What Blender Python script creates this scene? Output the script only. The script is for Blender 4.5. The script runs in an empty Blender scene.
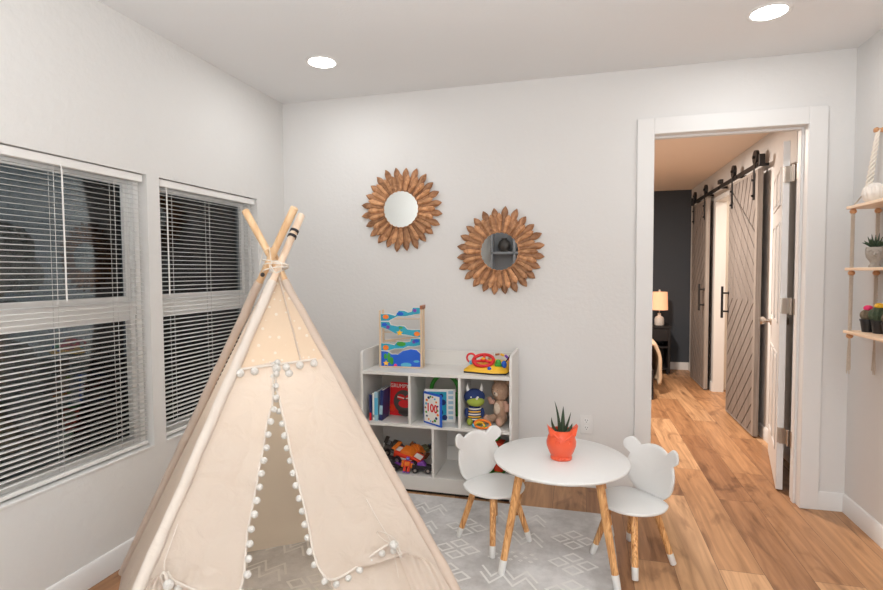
import bpy, bmesh, math, random
from mathutils import Vector, Matrix, noise
random.seed(7)
PI = math.pi
sin, cos, rad = math.sin, math.cos, math.radians
COL = bpy.context.scene.collection

# ------------------------------------------------------------------ materials
def new_mat(name):
    m = bpy.data.materials.new(name); m.use_nodes = True
    nt = m.node_tree
    return m, nt, nt.nodes['Principled BSDF']

def mat(name, col, rough=.5, metal=0, var=0.0, scale=8, bump=0.0, bscale=60, emit=None, estr=0, spec=.5, coat=0):
    m, nt, b = new_mat(name)
    b.inputs['Base Color'].default_value = (*col, 1)
    b.inputs['Roughness'].default_value = rough
    b.inputs['Metallic'].default_value = metal
    b.inputs['Specular IOR Level'].default_value = spec
    b.inputs['Coat Weight'].default_value = coat
    if emit:
        b.inputs['Emission Color'].default_value = (*emit, 1); b.inputs['Emission Strength'].default_value = estr
    tc = nt.nodes.new('ShaderNodeTexCoord')
    if var:
        n = nt.nodes.new('ShaderNodeTexNoise'); n.inputs['Scale'].default_value = scale; n.inputs['Detail'].default_value = 4
        r = nt.nodes.new('ShaderNodeMixRGB')
        r.inputs[1].default_value = (*[c * (1 - var) for c in col], 1); r.inputs[2].default_value = (*[min(1, c * (1 + var)) for c in col], 1)
        nt.links.new(tc.outputs['Object'], n.inputs['Vector']); nt.links.new(n.outputs['Fac'], r.inputs[0]); nt.links.new(r.outputs[0], b.inputs['Base Color'])
    if bump:
        n = nt.nodes.new('ShaderNodeTexNoise'); n.inputs['Scale'].default_value = bscale; n.inputs['Detail'].default_value = 3
        bp = nt.nodes.new('ShaderNodeBump'); bp.inputs['Strength'].default_value = bump; bp.inputs['Distance'].default_value = .01
        nt.links.new(tc.outputs['Object'], n.inputs['Vector']); nt.links.new(n.outputs['Fac'], bp.inputs['Height']); nt.links.new(bp.outputs[0], b.inputs['Normal'])
    return m

def wood(name, c1, c2, scale=(2, 2, 30), rough=.5, random_obj=0.0, dist=2.0):
    """stretched-noise grain between c1 and c2; scale is small along the grain"""
    m, nt, b = new_mat(name); L = nt.links.new; N = nt.nodes.new
    tc = N('ShaderNodeTexCoord'); mp = N('ShaderNodeMapping'); mp.inputs['Scale'].default_value = scale
    L(tc.outputs['Object'], mp.inputs['Vector'])
    n = N('ShaderNodeTexNoise'); n.inputs['Scale'].default_value = 1; n.inputs['Detail'].default_value = 5; n.inputs['Distortion'].default_value = dist
    L(mp.outputs[0], n.inputs['Vector'])
    cr = N('ShaderNodeValToRGB'); cr.color_ramp.elements[0].position = .35; cr.color_ramp.elements[1].position = .65
    cr.color_ramp.elements[0].color = (*c1, 1); cr.color_ramp.elements[1].color = (*c2, 1)
    L(n.outputs['Fac'], cr.inputs[0])
    out = cr.outputs[0]
    if random_obj:
        oi = N('ShaderNodeObjectInfo'); hs = N('ShaderNodeHueSaturation')
        mr = N('ShaderNodeMapRange'); mr.inputs['To Min'].default_value = 1 - random_obj; mr.inputs['To Max'].default_value = 1 + random_obj
        L(oi.outputs['Random'], mr.inputs['Value']); L(mr.outputs[0], hs.inputs['Value']); L(out, hs.inputs['Color']); out = hs.outputs[0]
        ad = N('ShaderNodeVectorMath'); ad.operation = 'ADD'
        L(mp.outputs[0], ad.inputs[0]); L(oi.outputs['Random'], ad.inputs[1]); 
    L(out, b.inputs['Base Color']); b.inputs['Roughness'].default_value = rough
    bp = N('ShaderNodeBump'); bp.inputs['Strength'].default_value = .12; bp.inputs['Distance'].default_value = .003
    L(n.outputs['Fac'], bp.inputs['Height']); L(bp.outputs[0], b.inputs['Normal'])
    return m

def floor_mat():
    m, nt, b = new_mat('oak_plank_floor'); L = nt.links.new; N = nt.nodes.new
    tc = N('ShaderNodeTexCoord'); mp = N('ShaderNodeMapping'); mp.inputs['Rotation'].default_value = (0, 0, rad(90))
    L(tc.outputs['Object'], mp.inputs['Vector'])
    br = N('ShaderNodeTexBrick'); br.offset = .37; br.offset_frequency = 2
    br.inputs['Color1'].default_value = (0, 0, 0, 1); br.inputs['Color2'].default_value = (1, 1, 1, 1); br.inputs['Mortar'].default_value = (.5, .5, .5, 1)
    br.inputs['Scale'].default_value = 1; br.inputs['Mortar Size'].default_value = .0012; br.inputs['Mortar Smooth'].default_value = .3
    br.inputs['Brick Width'].default_value = 1.22; br.inputs['Row Height'].default_value = .182; br.inputs['Bias'].default_value = 0
    L(mp.outputs[0], br.inputs['Vector'])
    # grain along Y, shifted per plank
    sc = N('ShaderNodeMapping'); sc.inputs['Scale'].default_value = (26, 1.6, 1); L(tc.outputs['Object'], sc.inputs['Vector'])
    ad = N('ShaderNodeVectorMath'); ad.operation = 'MULTIPLY_ADD'; ad.inputs[1].default_value = (13, 31, 17)
    L(br.outputs['Color'], ad.inputs[0]); L(sc.outputs[0], ad.inputs[2])
    g = N('ShaderNodeTexNoise'); g.inputs['Scale'].default_value = 1; g.inputs['Detail'].default_value = 6; g.inputs['Distortion'].default_value = 1.2
    L(ad.outputs[0], g.inputs['Vector'])
    # broad dark streaks and knots
    s2 = N('ShaderNodeMapping'); s2.inputs['Scale'].default_value = (7, 2.3, 1); L(tc.outputs['Object'], s2.inputs['Vector'])
    ad2 = N('ShaderNodeVectorMath'); ad2.operation = 'MULTIPLY_ADD'; ad2.inputs[1].default_value = (5, 9, 3)
    L(br.outputs['Color'], ad2.inputs[0]); L(s2.outputs[0], ad2.inputs[2])
    k = N('ShaderNodeTexNoise'); k.inputs['Scale'].default_value = 1; k.inputs['Detail'].default_value = 4; k.inputs['Distortion'].default_value = 1.5
    L(ad2.outputs[0], k.inputs['Vector'])
    base = N('ShaderNodeValToRGB'); e = base.color_ramp.elements
    e[0].position = 0; e[0].color = (.36, .175, .08, 1); e[1].position = 1; e[1].color = (.62, .37, .20, 1)
    x = base.color_ramp.elements.new(.5); x.color = (.52, .28, .135, 1)
    L(br.outputs['Color'], base.inputs[0])
    gr = N('ShaderNodeValToRGB'); gr.color_ramp.elements[0].position = .3; gr.color_ramp.elements[0].color = (.66, .62, .58, 1)
    gr.color_ramp.elements[1].position = .66; gr.color_ramp.elements[1].color = (1.08, 1.08, 1.08, 1); L(g.outputs['Fac'], gr.inputs[0])
    kn = N('ShaderNodeValToRGB'); kn.color_ramp.elements[0].position = .27; kn.color_ramp.elements[0].color = (.36, .28, .22, 1)
    kn.color_ramp.elements[1].position = .46; kn.color_ramp.elements[1].color = (1, 1, 1, 1); L(k.outputs['Fac'], kn.inputs[0])
    m1 = N('ShaderNodeMixRGB'); m1.blend_type = 'MULTIPLY'; m1.inputs[0].default_value = 1; L(base.outputs[0], m1.inputs[1]); L(gr.outputs[0], m1.inputs[2])
    m2 = N('ShaderNodeMixRGB'); m2.blend_type = 'MULTIPLY'; m2.inputs[0].default_value = .85; L(m1.outputs[0], m2.inputs[1]); L(kn.outputs[0], m2.inputs[2])
    m3 = N('ShaderNodeMixRGB'); m3.inputs[2].default_value = (.12, .06, .03, 1); L(br.outputs['Fac'], m3.inputs[0]); L(m2.outputs[0], m3.inputs[1])
    L(m3.outputs[0], b.inputs['Base Color']); b.inputs['Roughness'].default_value = .42
    return m

def fabric(name, col, trans=.35, dots=None, var=.05, bump=.25):
    m = bpy.data.materials.new(name); m.use_nodes = True; nt = m.node_tree; L = nt.links.new; N = nt.nodes.new
    nt.nodes.remove(nt.nodes['Principled BSDF']); out = nt.nodes['Material Output']
    d = N('ShaderNodeBsdfDiffuse'); t = N('ShaderNodeBsdfTranslucent'); mx = N('ShaderNodeMixShader'); mx.inputs[0].default_value = trans
    tc = N('ShaderNodeTexCoord')
    n = N('ShaderNodeTexNoise'); n.inputs['Scale'].default_value = 5; n.inputs['Detail'].default_value = 5; L(tc.outputs['Object'], n.inputs['Vector'])
    r = N('ShaderNodeMixRGB'); r.inputs[1].default_value = (*[c * (1 - var) for c in col], 1); r.inputs[2].default_value = (*[min(1, c * (1 + var)) for c in col], 1)
    L(n.outputs['Fac'], r.inputs[0]); c = r.outputs[0]
    if dots:
        vo = N('ShaderNodeTexVoronoi'); vo.inputs['Scale'].default_value = dots; vo.inputs['Randomness'].default_value = .35
        L(tc.outputs['Object'], vo.inputs['Vector'])
        cr = N('ShaderNodeMath'); cr.operation = 'LESS_THAN'; cr.inputs[1].default_value = .22; L(vo.outputs['Distance'], cr.inputs[0])
        m2 = N('ShaderNodeMixRGB'); m2.inputs[2].default_value = (.86, .79, .70, 1); L(cr.outputs[0], m2.inputs[0]); L(c, m2.inputs[1]); c = m2.outputs[0]
    w = N('ShaderNodeTexNoise'); w.inputs['Scale'].default_value = 14; w.inputs['Detail'].default_value = 6; w.inputs['Distortion'].default_value = .8; L(tc.outputs['Object'], w.inputs['Vector'])
    bp = N('ShaderNodeBump'); bp.inputs['Strength'].default_value = bump; bp.inputs['Distance'].default_value = .02; L(w.outputs['Fac'], bp.inputs['Height'])
    L(c, d.inputs[0]); L(c, t.inputs[0]); L(bp.outputs[0], d.inputs['Normal'])
    L(d.outputs[0], mx.inputs[1]); L(t.outputs[0], mx.inputs[2]); L(mx.outputs[0], out.inputs[0])
    return m

def rug_mat():
    m, nt, b = new_mat('rug_grey_pile'); L = nt.links.new; N = nt.nodes.new
    tc = N('ShaderNodeTexCoord')
    n = N('ShaderNodeTexNoise'); n.inputs['Scale'].default_value = 3.2; n.inputs['Detail'].default_value = 7; n.inputs['Roughness'].default_value = .7; L(tc.outputs['Object'], n.inputs['Vector'])
    cr = N('ShaderNodeValToRGB'); cr.color_ramp.elements[0].position = .38; cr.color_ramp.elements[0].color = (.50, .485, .475, 1)
    cr.color_ramp.elements[1].position = .6; cr.color_ramp.elements[1].color = (.76, .75, .745, 1)
    L(n.outputs['Fac'], cr.inputs[0]); L(cr.outputs[0], b.inputs['Base Color']); b.inputs['Roughness'].default_value = .95
    f = N('ShaderNodeTexNoise'); f.inputs['Scale'].default_value = 400; L(tc.outputs['Object'], f.inputs['Vector'])
    bp = N('ShaderNodeBump'); bp.inputs['Strength'].default_value = .4; bp.inputs['Distance'].default_value = .002; L(f.outputs['Fac'], bp.inputs['Height']); L(bp.outputs[0], b.inputs['Normal'])
    return m

def glass_mat():
    m = bpy.data.materials.new('window_glass'); m.use_nodes = True; nt = m.node_tree; L = nt.links.new; N = nt.nodes.new
    nt.nodes.remove(nt.nodes['Principled BSDF']); out = nt.nodes['Material Output']
    t = N('ShaderNodeBsdfTransparent'); t.inputs[0].default_value = (.85, .9, .92, 1)
    g = N('ShaderNodeBsdfGlossy'); g.inputs['Roughness'].default_value = .02; f = N('ShaderNodeFresnel'); f.inputs[0].default_value = 1.5
    mx = N('ShaderNodeMixShader'); L(f.outputs[0], mx.inputs[0]); L(t.outputs[0], mx.inputs[1]); L(g.outputs[0], mx.inputs[2]); L(mx.outputs[0], out.inputs[0])
    return m

M = {}
M['wall'] = mat('painted_wall', (.73, .72, .71), .75, bump=.15, bscale=45)
M['wall_left'] = mat('textured_wall', (.71, .70, .685), .75, bump=.35, bscale=28)
M['ceil'] = mat('ceiling_paint', (.80, .805, .81), .85, bump=.1, bscale=80)
M['trim'] = mat('white_trim', (.77, .76, .75), .4)
M['vinyl'] = mat('white_vinyl', (.92, .91, .89), .4)
M['blind'] = mat('blind_white', (.80, .79, .77), .4)
M['dark_slot'] = mat('black_slot', (.02, .02, .02), .6)
M['glass'] = glass_mat()
M['floor'] = floor_mat()
M['rug'] = rug_mat()
M['rug_line'] = mat('rug_cream_line', (.82, .81, .79), .95, var=.08, scale=20)
M['pole'] = wood('natural_pole', (.72, .45, .24), (.86, .62, .38), (12, 12, 1.2), .45, .08)
M['pale_pole'] = wood('pale_pole', (.80, .60, .44), (.90, .74, .58), (12, 12, 1.2), .5)
M['leg'] = wood('honey_pine', (.42, .16, .04), (.86, .50, .22), (60, 60, 2.2), .35, .12, 3)
M['white_paint'] = mat('white_lacquer', (.80, .80, .79), .3)
M['shelf'] = mat('off_white_laminate', (.74, .72, .69), .45)
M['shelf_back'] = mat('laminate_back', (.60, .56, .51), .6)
M['canvas'] = fabric('cream_canvas', (.80, .705, .62), .42, bump=.7)
M['canvas_light'] = fabric('pale_canvas', (.84, .765, .69), .22, bump=.5)
M['canvas_dots'] = fabric('dotted_canvas', (.80, .66, .52), .45, dots=40)
M['canvas_back'] = fabric('tan_canvas', (.97, .83, .66), .75)
M['pompom'] = mat('white_pompom', (.88, .85, .80), .95, bump=.8, bscale=350)
M['cord'] = mat('white_cord', (.85, .78, .69), .9)
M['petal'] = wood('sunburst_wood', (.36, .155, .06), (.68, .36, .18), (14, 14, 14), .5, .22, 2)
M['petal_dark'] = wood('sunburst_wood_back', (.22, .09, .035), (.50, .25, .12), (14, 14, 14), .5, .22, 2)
M['mirror'] = mat('mirror_glass', (.66, .68, .665), .015, 1)
M['black'] = mat('black_metal', (.012, .012, .013), .4)
M['nickel'] = mat('brushed_nickel', (.52, .47, .42), .32, 1)
M['barn'] = wood('weathered_grey_wood', (.195, .168, .152), (.285, .25, .23), (30, 30, 1.5), .6, .05)
M['barn_frame'] = wood('grey_wood_frame', (.27, .235, .21), (.36, .32, .29), (30, 30, 1.5), .55)
M['barn_gap'] = mat('groove_dark', (.035, .025, .02), .8)
M['navy_wall'] = mat('charcoal_paint', (.055, .066, .082), .8, bump=.1, bscale=60)
M['warm_wall'] = mat('cream_wall', (.80, .74, .67), .8)
M['orange'] = mat('coral_ceramic', (.86, .115, .045), .32, coat=.3)
M['soil'] = mat('potting_soil', (.05, .03, .02), .95, var=.4, scale=80)
M['aloe'] = mat('succulent_green', (.03, .06, .03), .5, var=.5, scale=60)
M['beige'] = mat('beige_duvet', (.66, .50, .35), .9, bump=.5, bscale=12)
M['lampshade'] = mat('linen_shade', (.80, .55, .38), .9, emit=(1, .45, .22), estr=.75)
M['ceramic'] = mat('white_ceramic', (.80, .74, .68), .3)
M['black_wood'] = mat('black_furniture', (.015, .013, .014), .5)
M['board'] = wood('pale_shelf_pine', (.72, .50, .34), (.83, .64, .47), (18, 1.5, 18), .5)
M['bead'] = wood('turned_bead', (.48, .22, .09), (.72, .40, .20), (40, 40, 40), .45)
M['rope'] = mat('cotton_rope', (.66, .56, .46), .95, var=.25, scale=200, bump=.9, bscale=220)
M['stone'] = mat('grey_stone', (.40, .36, .32), .85, var=.2, scale=60, bump=.5, bscale=120)
M['blackpot'] = mat('black_plastic', (.012, .012, .014), .35)
M['cactus'] = mat('cactus_brown_green', (.20, .155, .10), .9, var=.35, scale=120, bump=.8, bscale=300)
M['cactus_g'] = mat('cactus_green', (.06, .09, .05), .9, var=.35, scale=120, bump=.8, bscale=300)
def P(name, col, rough=.4, **k): M[name] = mat(name, col, rough, **k)
P('pink', (.85, .03, .16)); P('yellow', (.92, .52, .03)); P('red', (.68, .015, .02)); P('blue', (.01, .11, .60)); P('teal', (.02, .36, .52))
P('skyblue', (.10, .46, .68)); P('navy', (.012, .028, .14)); P('green', (.05, .34, .04)); P('lime', (.36, .50, .05)); P('toy_orange', (.90, .22, .02))
P('toy_red', (.75, .05, .015)); P('purple', (.22, .06, .42)); P('toy_black', (.02, .015, .02)); P('paper', (.84, .82, .78), .8)
P('olive', (.17, .18, .09)); P('brown_plush', (.56, .36, .25), .95, bump=.7, bscale=160); P('pale_plush', (.74, .60, .48), .95, var=.2, scale=90)
P('pink_plush', (.66, .38, .29), .95); P('dino_green', (.34, .42, .06), .85); P('dino_navy', (.02, .04, .15), .85); P('grey_print', (.30, .30, .32)); P('charcoal_card', (.07, .06, .055)); P('pale_blue', (.35, .55, .66))
P('toy_wood', (.72, .55, .38)); P('spray', (.30, .62, .74)); P('rust', (.35, .12, .05))
M['can_light'] = mat('lit_diffuser', (1, 1, 1), .5, emit=(1, .97, .93), estr=14)

# ------------------------------------------------------------------ mesh builder
class MB:
    def __init__(s): s.v = []; s.f = []; s.m = []
    def add(s, vs, fs, mi=0):
        o = len(s.v); s.v += [tuple(v) for v in vs]; s.f += [tuple(i + o for i in f) for f in fs]; s.m += [mi] * len(fs); return s
    def box(s, a, b, mi=0, T=None):
        x0, y0, z0 = a; x1, y1, z1 = b
        vs = [(x0, y0, z0), (x1, y0, z0), (x1, y1, z0), (x0, y1, z0), (x0, y0, z1), (x1, y0, z1), (x1, y1, z1), (x0, y1, z1)]
        if T: vs = [T @ Vector(v) for v in vs]
        return s.add(vs, [(0, 3, 2, 1), (4, 5, 6, 7), (0, 1, 5, 4), (1, 2, 6, 5), (2, 3, 7, 6), (3, 0, 4, 7)], mi)
    def tube(s, pts, r, mi=0, n=10, caps=True, closed=False):
        pts = [Vector(p) for p in pts]; k = len(pts)
        rs = r if isinstance(r, (list, tuple)) else [r] * k
        vs = []; up = None
        for i, p in enumerate(pts):
            if closed: t = pts[(i + 1) % k] - pts[i - 1]
            else: t = pts[min(i + 1, k - 1)] - pts[max(i - 1, 0)]
            t.normalize()
            if up is None:
                up = Vector((0, 0, 1)) if abs(t.z) < .9 else Vector((1, 0, 0))
            a = t.cross(up).normalized(); b = a.cross(t).normalized(); up = b
            for j in range(n):
                an = 2 * PI * j / n; vs.append(p + (a * cos(an) + b * sin(an)) * rs[i])
        fs = []
        for i in range(k if closed else k - 1):
            i2 = (i + 1) % k
            for j in range(n):
                fs.append((i * n + j, i * n + (j + 1) % n, i2 * n + (j + 1) % n, i2 * n + j))
        if caps and not closed:
            fs.append(tuple(range(n))[::-1]); fs.append(tuple((k - 1) * n + j for j in range(n)))
        return s.add(vs, fs, mi)
    def cyl(s, a, b, r0, r1=None, mi=0, n=20): return s.tube([a, b], [r0, r0 if r1 is None else r1], mi, n)
    def lathe(s, prof, c=(0, 0, 0), mi=0, n=28, T=None, sx=1, sy=1):
        vs = []; k = len(prof)
        for r, z in prof:
            for j in range(n):
                an = 2 * PI * j / n; v = Vector((r * cos(an) * sx, r * sin(an) * sy, z))
                if T: v = T @ v
                vs.append(v + Vector(c))
        fs = [(i * n + j, i * n + (j + 1) % n, (i + 1) * n + (j + 1) % n, (i + 1) * n + j) for i in range(k - 1) for j in range(n)]
        if prof[0][0] > 1e-6: fs.append(tuple(range(n))[::-1])
        if prof[-1][0] > 1e-6: fs.append(tuple((k - 1) * n + j for j in range(n)))
        return s.add(vs, fs, mi)
    def ball(s, c, r, mi=0, n=14, T=None):
        rx, ry, rz = r if isinstance(r, (tuple, list)) else (r, r, r)
        vs = []; fs = []; h = n // 2 + 1
        for i in range(h + 1):
            ph = PI * i / h
            for j in range(n):
                th = 2 * PI * j / n; v = Vector((rx * sin(ph) * cos(th), ry * sin(ph) * sin(th), -rz * cos(ph)))
                if T: v = T @ v
                vs.append(v + Vector(c))
        for i in range(h):
            for j in range(n): fs.append((i * n + j, i * n + (j + 1) % n, (i + 1) * n + (j + 1) % n, (i + 1) * n + j))
        return s.add(vs, fs, mi)
    def prism(s, poly, h0, h1, mi=0, F=None):
        """poly = [(u,v)], extruded from h0 to h1; F maps (u,v,h) to a point"""
        F = F or (lambda u, v, h: (u, v, h)); k = len(poly)
        ar = sum(poly[i][0] * poly[(i + 1) % k][1] - poly[(i + 1) % k][0] * poly[i][1] for i in range(k))
        if ar < 0: poly = poly[::-1]
        vs = [F(u, v, h0) for u, v in poly] + [F(u, v, h1) for u, v in poly]
        fs = [tuple(range(k))[::-1], tuple(range(k, 2 * k))] + [(i, (i + 1) % k, (i + 1) % k + k, i + k) for i in range(k)]
        return s.add(vs, fs, mi)
    def grid(s, fn, nu, nv, mi=0):
        vs = [fn(i / nu, j / nv) for j in range(nv + 1) for i in range(nu + 1)]
        fs = [(j * (nu + 1) + i, j * (nu + 1) + i + 1, (j + 1) * (nu + 1) + i + 1, (j + 1) * (nu + 1) + i) for j in range(nv) for i in range(nu)]
        return s.add(vs, fs, mi)

TM = {}
def wm(o): return TM.get(o.name, Matrix()) if o else Matrix()

def obj(name, mb, mats, parent=None, local=True, smooth=35, bev=0, fix=False, solid=0):
    """links ONE mesh object; local: vertices are in the parent's frame, else world coordinates"""
    me = bpy.data.meshes.new(name)
    me.from_pydata(mb.v, [], mb.f)
    ms = mats if isinstance(mats, (list, tuple)) else [mats]
    for k in ms: me.materials.append(M[k] if isinstance(k, str) else k)
    me.polygons.foreach_set('material_index', mb.m)
    if not local and parent is not None: me.transform(wm(parent).inverted())
    b = bmesh.new(); b.from_mesh(me); bmesh.ops.remove_doubles(b, verts=b.verts, dist=1e-6)
    bmesh.ops.recalc_face_normals(b, faces=b.faces); b.to_mesh(me); b.free()
    if smooth:
        me.shade_smooth(); me.set_sharp_from_angle(angle=rad(smooth))
    o = bpy.data.objects.new(name, me); COL.objects.link(o)
    if parent is not None: o.parent = parent
    TM[o.name] = wm(parent)
    if solid:
        md = o.modifiers.new('solid', 'SOLIDIFY'); md.thickness = solid; md.offset = 0
    if bev:
        md = o.modifiers.new('bevel', 'BEVEL'); md.width = bev; md.segments = 3; md.limit_method = 'ANGLE'; md.angle_limit = rad(40)
    return o

def tag(o, label=None, cat=None, group=None, kind=None):
    if label: o['label'] = label
    if cat: o['category'] = cat
    if group: o['group'] = group
    if kind: o['kind'] = kind
    return o
def thing(name, label, cat, loc=(0, 0, 0), rz=0, group=None, rot=None):
    o = bpy.data.objects.new(name, None); COL.objects.link(o); o.location = loc
    o.rotation_euler = rot if rot else (0, 0, rz); o.empty_display_size = .05
    TM[o.name] = Matrix.Translation(loc) @ o.rotation_euler.to_matrix().to_4x4()
    return tag(o, label, cat, group)
def struct(name, mb, mats, parent=None, **k):
    o = obj(name, mb, mats, parent, **k)
    if parent is None: o['kind'] = 'structure'
    return o
def dup(root, loc, rz, label=None, name=None):
    r = root.copy(); COL.objects.link(r); r.location = loc; r.rotation_euler = (0, 0, rz)
    if label: r['label'] = label
    for ch in list(root.children):
        c = ch.copy(); COL.objects.link(c); c.parent = r
        for g in ch.children:
            d = g.copy(); COL.objects.link(d); d.parent = c
    return r
def text_mesh(txt, size, T, extr=.0006, bold=0):
    cu = bpy.data.curves.new('lettering', 'FONT'); cu.body = txt; cu.size = size; cu.extrude = extr; cu.align_x = 'CENTER'; cu.align_y = 'CENTER'; cu.offset = bold
    cu.resolution_u = 3
    to = bpy.data.objects.new('lettering', cu); COL.objects.link(to)
    dg = bpy.context.evaluated_depsgraph_get(); me = bpy.data.meshes.new_from_object(to.evaluated_get(dg))
    vs = [tuple(T @ v.co) for v in me.vertices]; fs = [tuple(p.vertices) for p in me.polygons]
    bpy.data.objects.remove(to); bpy.data.curves.remove(cu); bpy.data.meshes.remove(me)
    return vs, fs
FACE = Matrix(((1, 0, 0, 0), (0, 0, -1, 0), (0, 1, 0, 0), (0, 0, 0, 1)))   # text plane -> faces -y, z up

W, H = 3.339, 2.44
TH = .12
# ------------------------------------------------------------------ room shell
struct('floor', MB().box((-.14, -6.3, -.1), (4.9, 4.3, 0)), 'floor')
struct('ceiling', MB().box((-.14, -6.3, H), (W + .14, TH, H + .1)), 'ceil')
WT, WS = 1.758, .471
w1 = (-2.36, -1.183); w2 = (-1.107, -.312)
wl = MB()
wl.box((-.14, -6.3, 0), (0, TH, WS)).box((-.14, -6.3, WT), (0, TH, H))
wl.box((-.14, -6.3, WS), (0, w1[0], WT)).box((-.14, w1[1], WS), (0, w2[0], WT)).box((-.14, w2[1], WS), (0, TH, WT))
struct('wall_left', wl, 'wall_left')
OX0, OX1, OT = 2.362, 3.125, 2.067
wb = MB().box((0, 0, 0), (OX0, TH, H)).box((OX1, 0, 0), (W, TH, H)).box((OX0, 0, OT), (OX1, TH, H))
struct('wall_back', wb, 'wall')
struct('wall_right', MB().box((W, -6.3, 0), (W + .14, TH, H)), 'wall')
wr = MB().box((-.14, -6.44, 0), (W + .14, -6.3, H))
struct('wall_rear', wr, 'wall')
# skirting
def skirt(mb, a, b, n, h=.098, t=.013):
    a = Vector((*a, 0)); b = Vector((*b, 0)); n = Vector((*n, 0))
    prof = [(0, 0), (t, 0), (t, h - .012), (t * .55, h - .002), (0, h)]
    vs = [a + n * d + Vector((0, 0, z)) for d, z in prof] + [b + n * d + Vector((0, 0, z)) for d, z in prof]
    k = len(prof); mb.add(vs, [tuple(range(k)), tuple(range(k, 2 * k))[::-1]] + [(i, (i + 1) % k, (i + 1) % k + k, i + k) for i in range(k)])
    return mb
struct('baseboard_left', skirt(MB(), (0, -6.3), (0, 0), (1, 0)), 'trim')
bb = skirt(MB(), (0, 0), (2.271, 0), (0, -1)); skirt(bb, (3.212, 0), (W, 0), (0, -1))
struct('baseboard_back', bb, 'trim')
struct('baseboard_right', skirt(MB(), (W, -6.3), (W, 0), (-1, 0)), 'trim')
# door casing and jamb
tr = MB()
tr.box((2.272, -.017, 0), (OX0, 0, 2.155)).box((OX1, -.017, 0), (3.212, 0, 2.155)).box((OX0, -.017, OT), (OX1, 0, 2.155))
struct('trim_1', tr, 'trim', bev=.002)
jm = MB()
jm.box((OX0 - .016, -.012, 0), (OX0 + .0015, TH + .005, OT)).box((OX1 - .0015, -.012, 0), (OX1 + .014, TH + .005, OT)).box((OX0, -.012, OT - .0015), (OX1, TH + .005, OT + .014))
jm.box((OX1 - .013, .045, 0), (OX1, .080, OT)).box((OX0, .045, OT - .013), (OX1 - .013, .080, OT))
struct('trim_2', jm, 'trim', bev=.0015)
tr3 = MB().box((2.272, TH, 0), (OX0, TH + .015, 2.15)).box((OX1, TH, 0), (3.2, TH + .015, 2.15)).box((OX0, TH, OT), (OX1, TH + .015, 2.15))
struct('trim_3', tr3, 'trim', bev=.002)

# windows ---------------------------------------------------------
def window(idx, y0, y1):
    x0, x1 = -.110, -.050
    f = MB(); t = .028
    f.box((x0, y0, WS), (x1, y0 + t, WT)).box((x0, y1 - t, WS), (x1, y1, WT)).box((x0, y0 + t, WS), (x1, y1 - t, WS + t)).box((x0, y0 + t, WT - t), (x1, y1 - t, WT))
    r = struct('window_%d' % idx, f, 'vinyl', bev=.003)
    zm = 1.135
    s = MB(); a, b = y0 + t, y1 - t; q = .026
    s.box((x0 + .01, a, zm - .03), (x1 - .005, b, zm + .03))
    obj('meeting_rail', s, 'vinyl', r, bev=.003)
    for nm, za, zb, xo in (('upper_sash', zm + .03, WT - t, -.02), ('lower_sash', WS + t, zm - .03, 0)):
        k = MB(); xa, xb = x0 + .02 + xo * .4, x1 - .012 + xo
        k.box((xa, a, za), (xb, a + q, zb)).box((xa, b - q, za), (xb, b, zb)).box((xa, a + q, za), (xb, b - q, za + q)).box((xa, a + q, zb - q), (xb, b - q, zb))
        so = obj(nm, k, 'vinyl', r, bev=.002)
        obj('pane', MB().box((-.108, a + q, za + q), (-.104, b - q, zb - q)), 'glass', so, smooth=0)
    obj('window_stool', MB().box((-.052, y0 + .001, WS - .001), (.004, y1 - .001, WS + .009)), 'trim', r, bev=.003)
    return r
window(1, *w1); window(2, *w2)

def blind(name, label, y0, y1, wand_y, ladders):
    t = thing(name, label, 'blinds', (-.03, (y0 + y1) / 2, WS + .009), 0, None)
    y0 += .012; y1 -= .012
    obj('headrail', MB().box((-.052, y0, WT - .038), (-.010, y1, WT - .004)), 'blind', t, local=False, bev=.003)
    s = MB(); z = WT - .055; k = 0
    while z > WS + .045:
        n = 4
        for i in range(n):
            u0 = i / n - .5; u1 = (i + 1) / n - .5
            pa = (-.031 + .0225 * u0, z + .0016 * (1 - 4 * u0 * u0) - .0008 * u0 * 2); pb = (-.031 + .0225 * u1, z + .0016 * (1 - 4 * u1 * u1) - .0008 * u1 * 2)
            s.add([(pa[0], y0 + .004, pa[1]), (pb[0], y0 + .004, pb[1]), (pb[0], y1 - .004, pb[1]), (pa[0], y1 - .004, pa[1])], [(0, 1, 2, 3)])
        z -= .0213; k += 1
    o = obj('slats', s, 'blind', t, local=False); 
    md = o.modifiers.new('solid', 'SOLIDIFY'); md.thickness = .0007
    obj('bottom_rail', MB().box((-.044, y0 + .003, WS + .018), (-.018, y1 - .003, WS + .034)), 'blind', t, local=False, bev=.004)
    for ly in ladders:
        c = MB()
        for dx in (-.0185, -.0445): c.tube([(dx, ly, WT - .04), (dx, ly, WS + .03)], .0009, n=5)
        obj('ladder_cord', c, 'blind', t, local=False)
    wn = MB().cyl((-.006, wand_y, WT - .05), (-.004, wand_y, WT - .05 - .52), .0032, .0032, n=8).cyl((-.012, wand_y, WT - .03), (-.006, wand_y, WT - .05), .0022, n=6)
    obj('tilt_wand', wn, 'blind', t, local=False)
    return t
blind('window_blind', 'wide white mini blind in the nearer window, partly out of frame', w1[0], w1[1], -1.595, (-2.2, -1.62, -1.345, -1.26))
blind('window_blind', 'narrower white mini blind in the window behind the tent', w2[0], w2[1], -1.055, (-1.01, -.735, -.45))
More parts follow.
